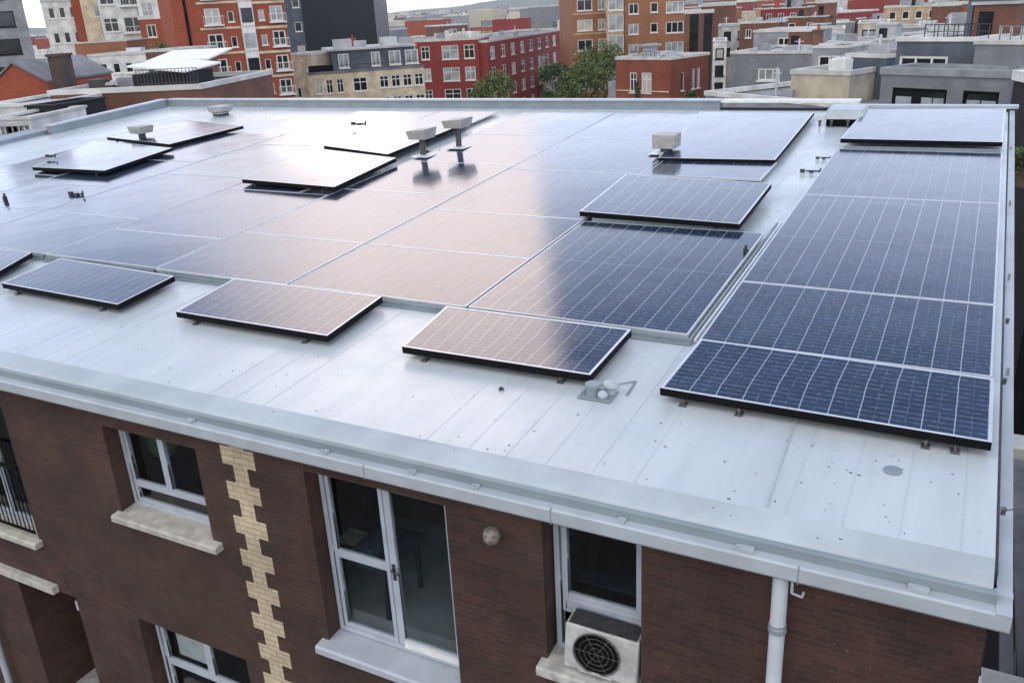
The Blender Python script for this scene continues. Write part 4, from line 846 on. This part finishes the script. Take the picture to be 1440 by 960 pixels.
# ------------------------------------------------------------------ rows of rooftops toward the horizon
BANDS = [(-200, 60, 'beyond the grey banded tower'), (60, 250, 'behind the white flats at left'), (250, 400, 'hidden beside the tall red tower'), (400, 545, 'behind the black slab'),
         (545, 620, 'right of the black slab'), (620, 700, 'above the crimson end block'), (700, 808, 'above the long crimson block'), (808, 1000, 'behind the orange apartments'),
         (1000, 1100, 'right of the brown stair tower'), (1100, 1210, 'above the grey penthouse'), (1210, 1310, 'left of the upper right brick block'), (1310, 1600, 'in the top right corner')]
rings = [(172, 'first', 1), (205, 'second', 1), (250, 'third', 1), (310, 'fourth', 1), (400, 'fifth', 0), (540, 'sixth', 0), (760, 'seventh', 0), (1100, 'eighth', 0)]
wl = ['red', 'crimson', 'orange', 'brown', 'white', 'cream', 'midgrey', 'beige', 'white', 'brown', 'sand', 'grey', 'red']
word = dict(red='red brick', crimson='crimson brick', orange='orange brick', brown='brown brick', white='white', cream='cream', midgrey='grey', beige='beige', sand='sandy', grey='slate grey')
kinds = dict(roof='grey roofed', roofl='pale roofed', roofd='dark roofed', tile='tile roofed')
rr = random.Random(21); seen = {}; used = set()
for ri, (d, wd, win) in enumerate(rings):
    px = (560 if d < 180 else 530) if d < 260 else 20; px += rr.uniform(-20, 10)
    while px < 1480:
        wpx = rr.uniform(26, 62) if d < 600 else rr.uniform(18, 42)
        dd = d*rr.uniform(.95, 1.08); ps = px; px += wpx+rr.uniform(-2, 9)
        if 225 < ps and ps+wpx < 408 or 420 < ps and ps+wpx < 530: continue
        if ps < 100 and d < 260: continue
        if d < 200 and (820 < ps < 1000): continue
        zt = rr.uniform(-9, -3.5) if d < 320 else rr.uniform(-10, -2)+rr.choice([0, 0, 0, 3, 5]) if d < 700 else rr.uniform(-12, 1)
        if d < 260 and ps < 560 : zt = min(zt, -6)
        w_ = rr.choice(wl); rf = rr.choice(['roof', 'roofl', 'roofl', 'roofd']); Wm = wpx*dd/1224
        spec = cols_(max(2, int(Wm/3.2)), .6, Wm-.6, 1.2, 1.5, rr.choice(['one', 'two'])) if win and Wm > 4 else ()
        pos = next(t_ for a_, b_, t_ in BANDS if a_ <= ps+wpx/2 < b_)
        key = (w_, rf, wd, pos); seen.setdefault(key, 0); seen[key] += 1
        side_ = ''
        size = 'wide' if wpx > 45 else 'mid sized' if wpx > 34 else 'narrow'
        lb = '%s %s %s block, %s row of rooftops %s' % (size, word[w_], kinds[rf], wd, pos)
        if lb in used: lb = lb.replace(' block,', ' block with %s top,' % rr.choice(['a low', 'a raised', 'an uneven', 'a flat', 'a bare']))
        used.add(lb); lb = ' '.join(lb.split()[:16])
        B('city_building', lb, ps, 10, dd, ps+wpx, dd*rr.uniform(.97, 1.03), rr.uniform(10, 18), w_, spec, fh=3.1, floors=3 if win else 0, zt=zt, roof=rf, cap=rr.choice(['cap', 'roofl', 'white', w_]), caph=rr.uniform(.2, .6),
          clutter=rr.choice([4, 5, 6]) if d < 320 else rr.choice([1, 2, 2]) if d < 600 else rr.choice([0, 1]), group='rows of rooftops toward the horizon')
# far mass of the city and hills
q = MB(); rr = random.Random(4)
for i in range(1400):
    d = rr.uniform(1350, 4200); a = rr.uniform(-1.1, .35); x = d*math.sin(a); y = d*math.cos(a); w = rr.uniform(12, 34); h = rr.uniform(8, 19)+(rr.random() < .04)*rr.uniform(5, 22)
    q.cur = rr.randrange(4); q.box(x, x+w, y, y+w, GZ, GZ+h)
tag(q.build('far_city', [CM['white'], CM['brown'], CM['midgrey'], CM['cream']]), 'pale far off city blocks massed along the horizon', 'city', kind='stuff')
q = MB(); rr = random.Random(8); pr = None
for i in range(121):
    a = -1.25+i*.0142; d = 5600; h = GZ+38+22*math.sin(i*.11+1)+9*math.sin(i*.37)+4*math.sin(i*1.1); p = (d*math.sin(a), d*math.cos(a), h); b_ = (d*.93*math.sin(a), d*.93*math.cos(a), GZ-.5); bk = (d*1.1*math.sin(a), d*1.1*math.cos(a), GZ-.5)
    if pr: q.face([pr[1], b_, p, pr[0]]); q.face([pr[0], p, bk, pr[2]])
    pr = (p, b_, bk)
tag(q.build('hills', M['leafdark'], smooth=True), kind='structure')
for o in bpy.data.objects:
    for k in ('_W', '_H'):
        if k in o.keys(): del o[k]
# haze
hz = MB().box(-6500, 6500, -3500, 9500, GZ-2, 60).build('haze', M['white'])
hm = bpy.data.materials.new('haze_air'); hm.use_nodes = True; t_ = hm.node_tree; t_.nodes.clear(); pv = t_.nodes.new('ShaderNodeVolumePrincipled'); pv.inputs['Density'].default_value = .00011; pv.inputs['Color'].default_value = (.86, .9, .96, 1)
oo = t_.nodes.new('ShaderNodeOutputMaterial'); t_.links.new(pv.outputs[0], oo.inputs['Volume']); hz.data.materials.clear(); hz.data.materials.append(hm); hz['kind'] = 'stuff'; tag(hz, 'thin pale haze in the air over the city', 'haze')
